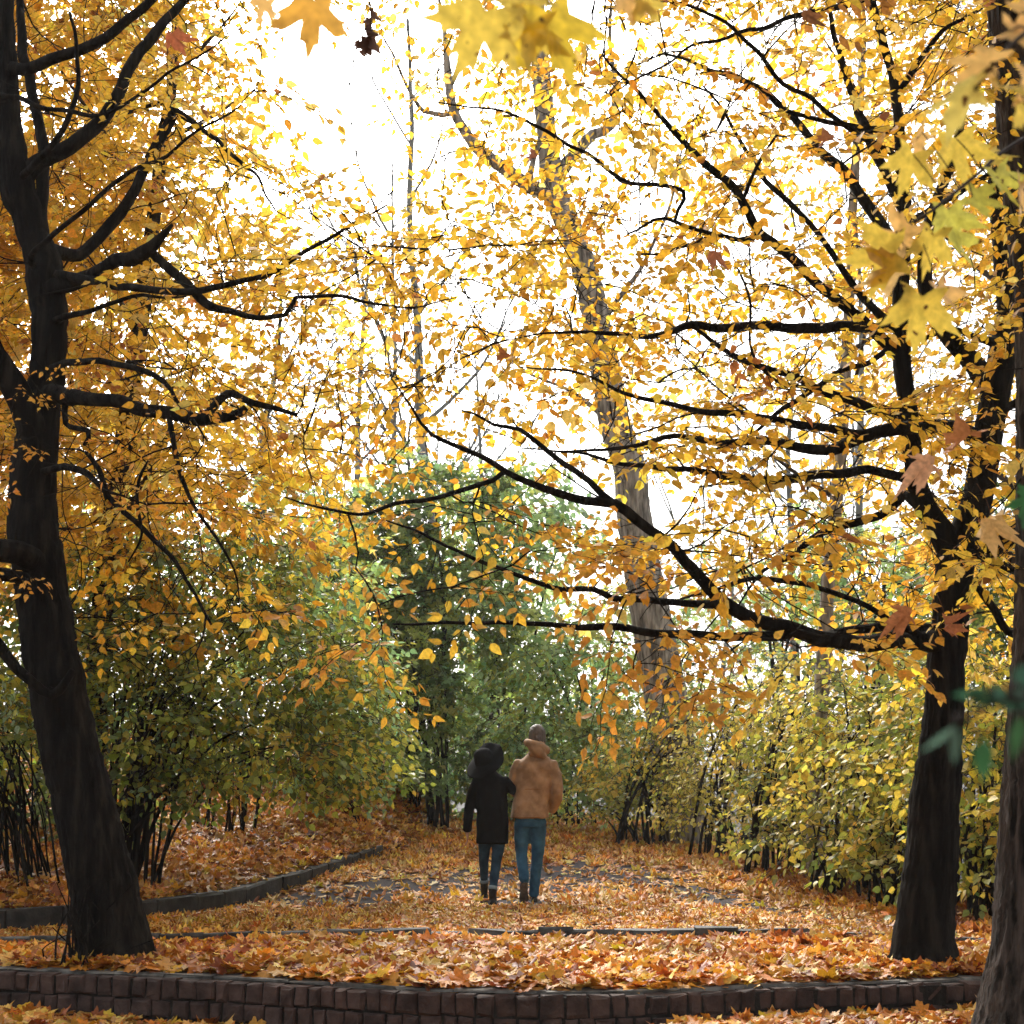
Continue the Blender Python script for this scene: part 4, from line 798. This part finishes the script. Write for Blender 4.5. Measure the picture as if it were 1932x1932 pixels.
# dry leaves caught in the branches
GD = 'dry brown maple leaves caught in the branches'
for u, v, Y_, s, an, tw, tl, col, lab in [
 (1832, 815, 5.2, .20, 100, 25, 35, (.42, .17, .06), 'largest curled brown leaf caught between the two stems of the forked tree'),
 (1758, 872, 5.6, .18, 150, 40, 40, (.66, .38, .22), 'pale pinkish dry leaf caught low in the fork of the right-hand tree'),
 (1870, 975, 5.6, .19, 85, 30, 30, (.66, .42, .16), 'pale yellow hanging leaf right of the fork, over the dark trunk'),
 (1715, 1158, 6.5, .17, 160, 30, 30, (.5, .2, .08), 'brown dry leaf lying on the lowest thick horizontal limb of the forked tree'),
 (1782, 1175, 6.8, .14, 20, 40, 30, (.45, .16, .06), 'small reddish dry leaf in front of the forked trunk, beside the lowest thick limb'),
 (1520, 22, 6.5, .12, 60, 30, 30, (.28, .12, .05), 'dark red brown leaf hanging highest, above the limbs of the forked tree'),
 (1565, 255, 6.5, .12, 100, 30, 30, (.34, .14, .06), 'dark curled leaf hanging beside the steepest upper limb of the forked tree'),
 (1350, 475, 7, .12, 100, 30, 30, (.4, .16, .08), 'brown leaf under the long diagonal limb in the upper centre right'),
 (955, 668, 7, .12, 100, 50, 20, (.34, .12, .04), 'brown hanging leaf left of the grey trunk, against the pale canopy'),
 (325, 62, 6, .14, 60, 30, 30, (.5, .16, .07), 'reddish leaf near the top left, lying on the high limb of the leaning trunk'),
 (1010, 290, 7, .10, 100, 60, 20, (.34, .14, .08), 'brown folded leaf high on the white sky in front of the grey leaning trunk')]:
    lb = MB(); maple_at(lb, [(u, v, Y_, s, an, tw, tl, col)], [maple(2, .75, 31), maple(2, -.7, 32), maple(2, .9, 33)])
    p = P(u, v, Y_); k = p + np.array([rs.normal() * .02, .05, .14]); c = spline([[*p, .0016], [*((p + k) / 2 + [.01, 0, 0]), .0014], [*k, .0012]], .03)
    n0 = lb.n; lb.tube(c[:, :3], c[:, 3], 4); lb.c.append(np.tile([[.12, .05, .02]], (lb.n - n0, 1)))
    tag(lb.build('dry_leaf', M_dry), lab, 'dry leaf', GD)
# dangling cluster of dry pods at the top
pb = MB()
maple_at(pb, [(u, v, 4., sz, an, tw, 20, (.12, .06, .04)) for u, v, sz, an, tw in [(700, 20, .045, 80, 80), (694, 36, .05, 110, 75), (697, 66, .065, 95, 75), (703, 78, .065, 80, 70), (698, 86, .06, 100, 80), (690, 55, .05, 60, 70)]], [maple(0, 1.3, 41), maple(0, -1.4, 42)])
n0 = pb.n
c = spline(px([(704, -200, 4., .003), (694, -40, 4., .003), (699, 40, 4., .003), (699, 90, 4., .003)]), .05, .004); pb.tube(c[:, :3], c[:, 3], 5)
c2 = spline(px([(640, 45, 4.2, .002), (680, 25, 4.1, .002), (700, 5, 4., .002), (760, -40, 4., .002)]), .05); pb.tube(c2[:, :3], c2[:, 3], 4)
pb.c.append(np.tile([[.05, .03, .02]], (pb.n - n0, 1)))
tag(pb.build('withered_leaf_cluster', M_dry), 'dark string of withered curled leaves dangling in the white sky at the top', 'dry leaves')

# ================================================================ PEOPLE
def fuse(mb, voxel, name, m, parent, noise=0, nscale=12, smooth=2, fold=0):
    me = mb.mesh('tmp'); o = bpy.data.objects.new('tmp', me); COL.objects.link(o)
    r = o.modifiers.new('r', 'REMESH'); r.mode = 'VOXEL'; r.voxel_size = voxel
    s = o.modifiers.new('s', 'SMOOTH'); s.iterations = smooth; s.factor = .5
    dg = bpy.context.evaluated_depsgraph_get(); dg.update(); me2 = bpy.data.meshes.new_from_object(o.evaluated_get(dg))
    bpy.data.objects.remove(o)
    if noise or fold:
        n = len(me2.vertices); co = np.zeros(n * 3, np.float32); me2.vertices.foreach_get('co', co); co = co.reshape(-1, 3)
        nn = np.zeros(n * 3, np.float32); me2.vertex_normals.foreach_get('vector', nn); nn = nn.reshape(-1, 3)
        x, y, z = co.T
        f = np.sin(x * nscale * 1.3 + 2 * np.sin(z * nscale * .8)) * np.sin(z * nscale * 1.1 + y * nscale) * .6 + .4 * np.sin(z * nscale * 2.3 + x * nscale * 2.1 + 1)
        f2 = np.abs(np.sin((z * 1.0 + abs(x) * .9) * nscale * 1.7 + 1.5 * np.sin(x * nscale)))
        co = co + nn * (f * noise - f2 * fold)[:, None]; me2.vertices.foreach_set('co', co.astype(np.float32).ravel())
    for p in me2.polygons: p.use_smooth = True
    me2.materials.clear(); me2.materials.append(m); me2.name = name
    ob = bpy.data.objects.new(name, me2); COL.objects.link(ob); ob.parent = parent; me2.update(); return ob
def cloth(name, c, rough=.85, sc=220, bump=.35, c2=None, spec=.15):
    c2 = c2 or tuple(min(1, a * 1.5) for a in c)
    return surf(name, c, c2, 9, rough, bump, sc, dist=.003, spec=spec)
M_coat = cloth('tan_canvas', (.22, .132, .072), .75, c2=(.40, .25, .14), spec=.2); M_seam = cloth('tan_seam', (.2, .09, .035), .8)
M_jean = cloth('blue_denim', (.018, .062, .12), .85, c2=(.045, .14, .24)); M_jean2 = cloth('dark_denim', (.010, .026, .048), .85, c2=(.03, .066, .11)); M_cuff = cloth('denim_cuff', (.15, .2, .24), .9)
M_black = cloth('black_wool', (.0035, .0035, .004), .95, c2=(.007, .007, .008), spec=.05); M_hat = cloth('black_felt', (.0045, .005, .006), .95, c2=(.009, .010, .012), spec=.08)
M_boot = surf('black_leather', (.006, .006, .006), (.012, .011, .01), 10, .45, .2)
M_skin = surf('skin', (.42, .22, .15), (.5, .27, .19), 20, .55, .1, 90, dist=.002)
M_hair = surf('brown_grey_hair', (.05, .04, .036), (.17, .145, .13), 20, .6, .8, 60, (1, 1, .12), dist=.004); M_hair2 = surf('dark_brown_hair', (.03, .013, .008), (.09, .04, .022), 30, .5, .8, 60, (1, 1, .15), dist=.004)
M_sole = surf('rubber_sole', (.07, .045, .03), (.13, .085, .055), 30, .8, .6, 50, dist=.004); M_scarf = cloth('dark_scarf', (.012, .02, .022))
M_shoe = surf('grey_suede', (.05, .045, .045), (.12, .11, .11), 20, .8, .3)
M_eye = surf('eye', (.02, .015, .01), (.04, .03, .02), 9, .2, 0)

def limbt(mb, pts, sides=16, ell=None):
    c = spline(pts, .03); p, r = c[:, :3], c[:, 3]
    t0 = nrm(p[0] - p[1]); t1 = nrm(p[-1] - p[-2])
    p = np.vstack([p[0] + t0 * r[0] * .6, p[0] + t0 * r[0] * .35, p, p[-1] + t1 * r[-1] * .35, p[-1] + t1 * r[-1] * .6]); r = np.concatenate([[r[0] * .5, r[0] * .85], r, [r[-1] * .85, r[-1] * .5]])
    mb.tube(p, r, sides, ell=ell)
def hand(mb, w, d, s=1.0, side=1, curl=.6):
    """palm, four fingers of different length and a thumb; w wrist, d direction of the hand"""
    d = nrm(np.array(d, float)); a = nrm(np.cross(d, [side, 0, 0])); b = np.cross(a, d)   # a: across the palm (fore-aft)
    for k, (off, ln) in enumerate([(-.03, .066), (-.010, .076), (.010, .072), (.029, .056)]):
        p0 = np.array(w) + d * .03 * s + a * off * .5 * s; p1 = np.array(w) + d * .085 * s + a * off * s
        mb.tube([w, p0, p1], [.022 * s, .018 * s, .012 * s], 8)
        q = [p1]; dd = d.copy()
        for seg in (.42, .32, .26):
            dd = nrm(dd + b * curl * .5); q.append(q[-1] + dd * ln * seg * s)
        mb.tube(q, [.0105 * s, .0098 * s, .009 * s, .0075 * s], 8)
    t0 = np.array(w) + d * .025 * s - a * .022 * s; mb.tube([t0, t0 + nrm(d * .6 - a) * .035 * s, t0 + nrm(d - a * .6) * .066 * s], [.014 * s, .012 * s, .009 * s], 8)
def head(mb, c, s=1.0, turn=0, tilt=0):
    """head looking along +y, turned by turn (radians, + to its left)"""
    M = Matrix.Rotation(turn, 3, 'Z') @ Matrix.Rotation(tilt, 3, 'X'); M = np.array(M)
    n = len(mb.v)
    mb.ball((0, -.012, .02), (.076, .098, .1), 20, 14); mb.ball((0, .03, -.045), (.056, .062, .062), 16, 10); mb.ball((0, .045, -.08), (.034, .036, .026), 12, 8)
    mb.tube([(0, .075, .02), (0, .1, -.012), (0, .092, -.022)], [.009, .014, .012], 8)
    mb.tube([(-.022, .078, -.05), (0, .09, -.05), (.022, .078, -.05)], [.005, .008, .005], 8)
    mb.tube([(-.045, .068, .032), (0, .084, .03), (.045, .068, .032)], [.008, .01, .008], 8)
    for sx in (-1, 1): mb.ball((sx * .077, -.006, -.005), (.012, .02, .032), 10, 8)
    for k in range(n, len(mb.v)): mb.v[k] = (mb.v[k] * s) @ M.T + np.array(c)
    return lambda p: tuple(np.array(p) * s @ M.T + np.array(c))

# ---- man
mx, my = P(1000.5, 1703, 15.7)[0], 15.7
man = empty('person', (mx, my, 0), 'taller person in tan hooded jacket and blue jeans, walking away arm in arm', 'person')
b = MB(); hl = head(b, (.072, .03, 1.73), 1.02, turn=.25, tilt=-.12)
limbt(b, [(.06, .0, 1.5, .06), (.07, .0, 1.6, .056), (.07, .015, 1.68, .055)])
b.loft([(0, 0, .86, .14, .1), (.0, 0, .96, .165, .115), (.015, 0, 1.12, .15, .11), (.035, 0, 1.3, .165, .115), (.055, 0, 1.42, .17, .11), (.065, 0, 1.5, .11, .08)])
limbt(b, [(.23, 0, 1.44, .05), (.268, -.02, 1.17, .038), (.21, .13, 1.0, .028)]); limbt(b, [(-.11, 0, 1.44, .05), (-.17, .02, 1.22, .038), (-.09, .2, 1.13, .028)])
hand(b, (.20, .16, .99), (-.6, .2, -.5), 1, -1); hand(b, (-.085, .21, 1.13), (.8, .3, .1), 1, 1)
limbt(b, [(.08, 0, .88, .075), (.08, .07, .52, .048), (.037, .10, .12, .03), (.05, .13, .05, .024), (.06, .2, .04, .02)]); limbt(b, [(-.08, 0, .88, .075), (-.088, .04, .54, .048), (-.062, -.125, .27, .028), (-.064, -.085, .17, .02), (-.066, -.045, .09, .016)])
fuse(b, .009, 'body', M_skin, man)
for sx in (-1, 1):
    e = MB(); e.ball(hl((sx * .03, .076, .016)), .0105, 10, 8); e.build('eye', M_eye); bpy.context.scene.objects['eye' if sx < 0 else 'eye.001'].parent = man
h = MB(); n = len(h.v); h.ball((0, -.022, .034), (.083, .1, .098), 22, 14); h.ball((0, -.05, -.02), (.074, .07, .07), 18, 10); h.ball((0, .035, .085), (.065, .06, .045), 16, 8)
for k in range(26):
    a = rs.uniform(2.6, 6.8); p0 = np.array([math.cos(a) * .078, math.sin(a) * .085 - .02, rs.uniform(-.06, .02)]); h.tube([p0 + [0, 0, .05], p0, p0 + [0, 0, -.03]], [.012, .012, .006], 6)
for k in range(n, len(h.v)): h.v[k] = np.array([hl(p) for p in h.v[k]])
fuse(h, .008, 'hair', M_hair, man, noise=.002, nscale=60)
c = MB()
c.loft([(-.002, -.005, .885, .186, .15), (-.002, -.005, .895, .203, .163), (.0, 0, .97, .199, .158), (.012, 0, 1.1, .19, .15), (.022, 0, 1.18, .186, .146), (.035, 0, 1.3, .2, .148), (.048, -.005, 1.4, .212, .146), (.058, -.005, 1.46, .2, .134), (.065, 0, 1.51, .15, .115), (.07, .005, 1.56, .095, .09), (.07, .01, 1.6, .07, .07)], sq=.85)
limbt(c, [(.225, 0, 1.44, .076), (.268, -.015, 1.32, .07), (.287, -.045, 1.18, .066), (.272, .03, 1.06, .06), (.228, .13, .97, .052)]); limbt(c, [(-.105, 0, 1.45, .074), (-.155, .0, 1.34, .07), (-.18, .02, 1.23, .068), (-.15, .12, 1.15, .06), (-.10, .2, 1.12, .052)])
coat = fuse(c, .011, 'jacket', M_coat, man, .0035, 14, 2, .006)
hd = MB(); limbt(hd, [(-.02, .04, 1.68, .034), (-.03, -.045, 1.672, .044), (.02, -.1, 1.65, .05), (.085, -.118, 1.625, .058), (.15, -.095, 1.60, .053), (.172, -.03, 1.59, .045), (.15, .05, 1.60, .035)])
limbt(hd, [(.01, -.09, 1.64, .05), (.06, -.13, 1.6, .052), (.1, -.145, 1.56, .05), (.145, -.13, 1.52, .036)]); hd.ball((.07, -.03, 1.63), (.098, .085, .085), 16, 10); hd.ball((.085, -.085, 1.56), (.105, .065, .06), 16, 10)
fuse(hd, .009, 'hood', M_coat, coat, .002, 18, 3, .003)
for nm, pts, r in (('waist_seam', [(np.cos(a) * .1745 + .02, np.sin(a) * .143 - .004, 1.185 + .004 * math.sin(3 * a)) for a in np.linspace(math.pi * 1.05, math.pi * 1.95, 24)], .0035), ('hem_band', [(np.cos(a) * .1985 - .005, np.sin(a) * .1645 - .005, .9) for a in np.linspace(0, 2 * math.pi, 40)], .004)):
    s_ = MB(); s_.tube(pts, [r] * len(pts), 6); s_.build(nm, M_seam); ob = bpy.data.objects[nm]; ob.parent = coat
sc_ = MB(); limbt(sc_, [(.13, .06, 1.62, .03), (.07, .09, 1.62, .034), (0, .06, 1.64, .034), (-.012, .0, 1.665, .032)]); fuse(sc_, .009, 'scarf', M_scarf, man)
j = MB(); j.loft([(0, 0, .8, .15, .115), (0, 0, .9, .165, .125), (0, 0, .98, .16, .12)])
limbt(j, [(.08, 0, .85, .092), (.083, .03, .7, .084), (.078, .065, .52, .068), (.055, .085, .3, .06), (.037, .095, .11, .056)]); limbt(j, [(-.075, 0, .85, .092), (-.085, .03, .7, .084), (-.09, .04, .55, .067), (-.078, -.055, .39, .06), (-.062, -.135, .27, .056)])
jn = fuse(j, .01, 'jeans', M_jean, man, .003, 16, 2, .004)
for sx in (-1, 1):
    pk = MB(); pk.tube([(sx * .045, -.12, .885), (sx * .085, -.125, .872), (sx * .13, -.10, .888)], [.003] * 3, 5); pk.build('pocket_seam', M_jean2); bpy.data.objects['pocket_seam' if sx < 0 else 'pocket_seam.001'].parent = jn
def shoe(mb, sole, heel, toe, upn, wd=.045, h=.07):
    heel = np.array(heel); toe = np.array(toe); d = toe - heel; u_ = nrm(np.array(upn, float)); s_ = nrm(np.cross(d, u_))
    V = []; prof = [(0, .7, .5), (.1, .95, 1.0), (.3, .9, 1.25), (.45, .85, .95), (.65, 1.05, .72), (.85, .98, .55), (.97, .6, .4)]
    for a, ww, hh in prof:
        for an in np.linspace(0, math.pi, 9): V.append(heel + d * a + s_ * math.cos(an) * wd * ww + u_ * (math.sin(an) * h * hh + .012))
    m_ = len(prof); q = [[r * 9 + c_, r * 9 + c_ + 1, r * 9 + c_ + 10, r * 9 + c_ + 9] for r in range(m_ - 1) for c_ in range(8)] + [[r * 9 + 8, r * 9, r * 9 + 9, r * 9 + 17] for r in range(m_ - 1)]
    mb.add(V, [np.array(q), np.arange(9)[::-1], np.arange(9) + 9 * (m_ - 1)])
    V = []; al = np.linspace(0, 2 * math.pi, 28, endpoint=False)
    for lv in (0, .016):
        for an in al:
            x_ = .5 - .5 * math.cos(an); wv = math.sin(an) * wd * 1.12 * (1.0 if x_ > .5 else .86) * (1 - .12 * math.exp(-((x_ - .45) / .12) ** 2)); V.append(heel + d * x_ * 1.02 + s_ * wv + u_ * lv)
    k = np.arange(28); sole.add(V, [np.stack([k, (k + 1) % 28, (k + 1) % 28 + 28, k + 28], -1), k[::-1], k + 28])
def footwear(parent, heel, toe, upn, nm, m1, m2, ank=None, wd=.045, h=.07):
    a, s_ = MB(), MB(); shoe(a, s_, heel, toe, upn, wd, h)
    if ank is not None: limbt(a, ank)
    o = fuse(a, .007, nm, m1, parent); n0 = set(bpy.data.objects); s_.build('sole', m2); ob = [x for x in bpy.data.objects if x not in n0][0]; ob.parent = o
footwear(man, (-.066, -.165, .235), (-.066, -.035, .012), (0, .86, .5), 'shoe', M_shoe, M_sole, wd=.046)
footwear(man, (.035, .03, .004), (.075, .30, .004), (0, 0, 1), 'shoe', M_boot, M_sole)

# ---- woman
wx_ = P(929, 1708, 15.7)[0]
wom = empty('person', (wx_, 15.6, 0), 'shorter person in floppy black hat, long black coat and cuffed jeans', 'person')
b = MB(); hl = head(b, (-.075, .055, 1.43), .86, turn=-.1, tilt=-.05)
limbt(b, [(-.02, 0, 1.26, .05), (-.05, 0, 1.34, .046), (-.075, .015, 1.41, .045)])
b.loft([(0, 0, .68, .13, .1), (0, 0, .82, .145, .11), (0, 0, .98, .125, .095), (-.01, 0, 1.14, .14, .105), (-.015, 0, 1.25, .15, .095), (-.02, 0, 1.31, .09, .07)])
limbt(b, [(-.165, 0, 1.27, .042), (-.235, -.02, 1.01, .033), (-.262, .03, .76, .024)]); limbt(b, [(.13, 0, 1.27, .042), (.22, .08, 1.17, .033), (.30, .2, 1.15, .024)])
hand(b, (-.262, .03, .745), (.05, .12, -1), .88, -1, .55); hand(b, (.3, .21, 1.15), (.8, .1, -.2), .88, 1)
limbt(b, [(.07, 0, .72, .07), (.045, -.01, .46, .042), (.008, -.10, .16, .026), (.012, -.06, .05, .018)]); limbt(b, [(-.07, 0, .72, .07), (-.09, .12, .46, .042), (-.088, .25, .24, .026), (-.088, .28, .14, .02)])
fuse(b, .008, 'body', M_skin, wom)
for sx in (-1, 1):
    n0 = set(bpy.data.objects); e = MB(); e.ball(hl((sx * .03, .076, .016)), .0105, 10, 8); e.build('eye', M_eye); ob = [x for x in bpy.data.objects if x not in n0][0]; ob.parent = wom
h = MB(); h.ball((-.08, .03, 1.445), (.083, .092, .09), 18, 12)
for k in range(30):
    a = rs.uniform(2.7, 6.7); p0 = np.array([-.075 + math.cos(a) * .085, .03 + math.sin(a) * .075, 1.35]); l_ = rs.uniform(.03, .08)
    h.tube([p0 + [0, 0, .05], p0, p0 + [math.cos(a) * .02 + rs.normal() * .01, -.012, -l_ * .6], p0 + [math.cos(a) * .035 + rs.normal() * .015, -.015, -l_]], [.02, .022, .016, .007], 6)
fuse(h, .008, 'hair', M_hair2, wom, noise=.003, nscale=50)
c = MB()
c.loft([(0, 0, .628, .158, .125), (0, 0, .64, .171, .14), (0, 0, .75, .168, .138), (0, 0, .9, .168, .134), (-.003, 0, 1.05, .162, .126), (-.01, 0, 1.18, .166, .122), (-.015, 0, 1.26, .172, .118), (-.02, 0, 1.31, .15, .105), (-.03, 0, 1.35, .1, .08), (-.04, 0, 1.385, .07, .065)], sq=.85)
limbt(c, [(-.16, 0, 1.27, .062), (-.205, -.01, 1.15, .06), (-.238, -.02, 1.01, .056), (-.255, .0, .88, .052), (-.262, .028, .775, .048)]); limbt(c, [(.125, 0, 1.27, .062), (.175, .03, 1.22, .058), (.215, .08, 1.18, .056), (.29, .19, 1.15, .046)])
fuse(c, .01, 'coat', M_black, wom, .0035, 12, 2, .004)
# floppy hat: crown and wavy brim
n_a, n_r = 56, 10; V = []; Mh = np.array(Matrix.Rotation(R(-30), 3, 'Y') @ Matrix.Rotation(R(34), 3, 'X'))
ce = np.array([-.092, .005, 1.488])
for lay in (0, 1):
    for r_ in np.linspace(.075, .225, n_r):
        for a in np.linspace(0, 2 * math.pi, n_a, endpoint=False):
            q = (r_ - .075) / .15
            dz = -.04 * q ** 1.5 * (1 - .6 * math.cos(a)) + .014 * q * math.sin(2 * a + .6) + .006 * q * math.sin(5 * a + 2) - .004 * lay + .04 * q ** 2 * math.exp(-((a if a < math.pi else a - 2 * math.pi) / .45) ** 2) + .055 * q * math.exp(-(((a if a < math.pi * 1.3 else a - 2 * math.pi) - 1.15) / .75) ** 2)
            V.append(Mh @ np.array([r_ * math.cos(a), r_ * math.sin(a) * 1.05, dz]) + ce)
hb = MB(); i = np.arange(n_r - 1)[:, None] * n_a; jj = np.arange(n_a)[None]; j2 = (jj + 1) % n_a; q = np.stack([i + jj, i + j2, i + n_a + j2, i + n_a + jj], -1).reshape(-1, 4); o_ = n_r * n_a
k = np.arange(n_a); rim = np.stack([k + (n_r - 1) * n_a, (k + 1) % n_a + (n_r - 1) * n_a, (k + 1) % n_a + (n_r - 1) * n_a + o_, k + (n_r - 1) * n_a + o_], -1)
hb.add(V, [q, q[:, ::-1] + o_, rim])
hat = empty('hat', (0, 0, 0)); hat.parent = wom
hb.build('brim', M_hat); bpy.data.objects['brim'].parent = hat
hc = MB(); V = []
prof = [(.108, -.03), (.109, .0), (.107, .025), (.103, .052), (.094, .08), (.078, .102), (.055, .117), (.026, .125), (.002, .127)]
for r_, z_ in prof:
    for a in np.linspace(0, 2 * math.pi, 40, endpoint=False): V.append(np.array(Matrix.Rotation(R(-14), 3, 'Y') @ Matrix.Rotation(R(14), 3, 'X')) @ np.array([r_ * math.cos(a) * .93, r_ * math.sin(a) * 1.03, z_]) + ce)
i = np.arange(len(prof) - 1)[:, None] * 40; jj = np.arange(40)[None]; j2 = (jj + 1) % 40
hc.add(V, [np.stack([i + jj, i + j2, i + 40 + j2, i + 40 + jj], -1).reshape(-1, 4)]); hc.build('hat_crown', M_hat); bpy.data.objects['hat_crown'].parent = hat
j = MB(); j.loft([(0, 0, .66, .125, .1), (0, 0, .75, .14, .11), (0, 0, .84, .14, .11)])
limbt(j, [(.07, 0, .72, .082), (.06, -.0, .6, .07), (.042, -.015, .46, .056), (.022, -.06, .3, .05), (.006, -.095, .2, .042)]); limbt(j, [(-.07, 0, .72, .08), (-.082, .06, .6, .068), (-.09, .12, .46, .055), (-.09, .2, .33, .048), (-.088, .255, .25, .042)])
jn = fuse(j, .009, 'jeans', M_jean2, wom, .002, 18, 2, .003)
for p, q in (((.008, -.09, .21), (.004, -.1, .175)), ((-.088, .25, .262), (-.088, .262, .228))):
    n0 = set(bpy.data.objects); cu = MB(); cu.tube([p, q], [.047, .046], 18); cu.build('cuff', M_cuff); ob = [x for x in bpy.data.objects if x not in n0][0]; ob.parent = jn
footwear(wom, (.0, -.14, .022), (.055, .085, .004), (0, -.05, 1), 'boot', M_boot, M_boot, [(.006, -.1, .19, .043), (.006, -.097, .12, .041), (.008, -.085, .07, .038)], .037, .062)
footwear(wom, (-.088, .235, .085), (-.085, .46, .05), (0, .1, 1), 'boot', M_boot, M_boot, [(-.088, .258, .25, .043), (-.088, .268, .18, .041), (-.088, .275, .13, .038)], .037, .062)
print('crown leaves', nleaf, 'objects', len(bpy.data.objects))

# ================================================================ HAZE
hz = MB(); x0, x1, y0, y1, z0, z1 = -75, 75, -25, 100, -10.2, 26
hz.add([(x0, y0, z0), (x1, y0, z0), (x1, y1, z0), (x0, y1, z0), (x0, y0, z1), (x1, y0, z1), (x1, y1, z1), (x0, y1, z1)], [np.array([[0, 3, 2, 1], [4, 5, 6, 7], [0, 1, 5, 4], [1, 2, 6, 5], [2, 3, 7, 6], [3, 0, 4, 7]])])
m, n, N, L = mat('haze_air'); pv = node(N, 'ShaderNodeVolumePrincipled'); pv.inputs['Density'].default_value = .0005; pv.inputs['Color'].default_value = (.93, .97, 1, 1); pv.inputs['Anisotropy'].default_value = .3
L.new(pv.outputs[0], node(N, 'ShaderNodeOutputMaterial').inputs['Volume'])
tag(hz.build('haze', m, smooth=False), kind='stuff')
man.scale = wom.scale = (.985, .985, .985)
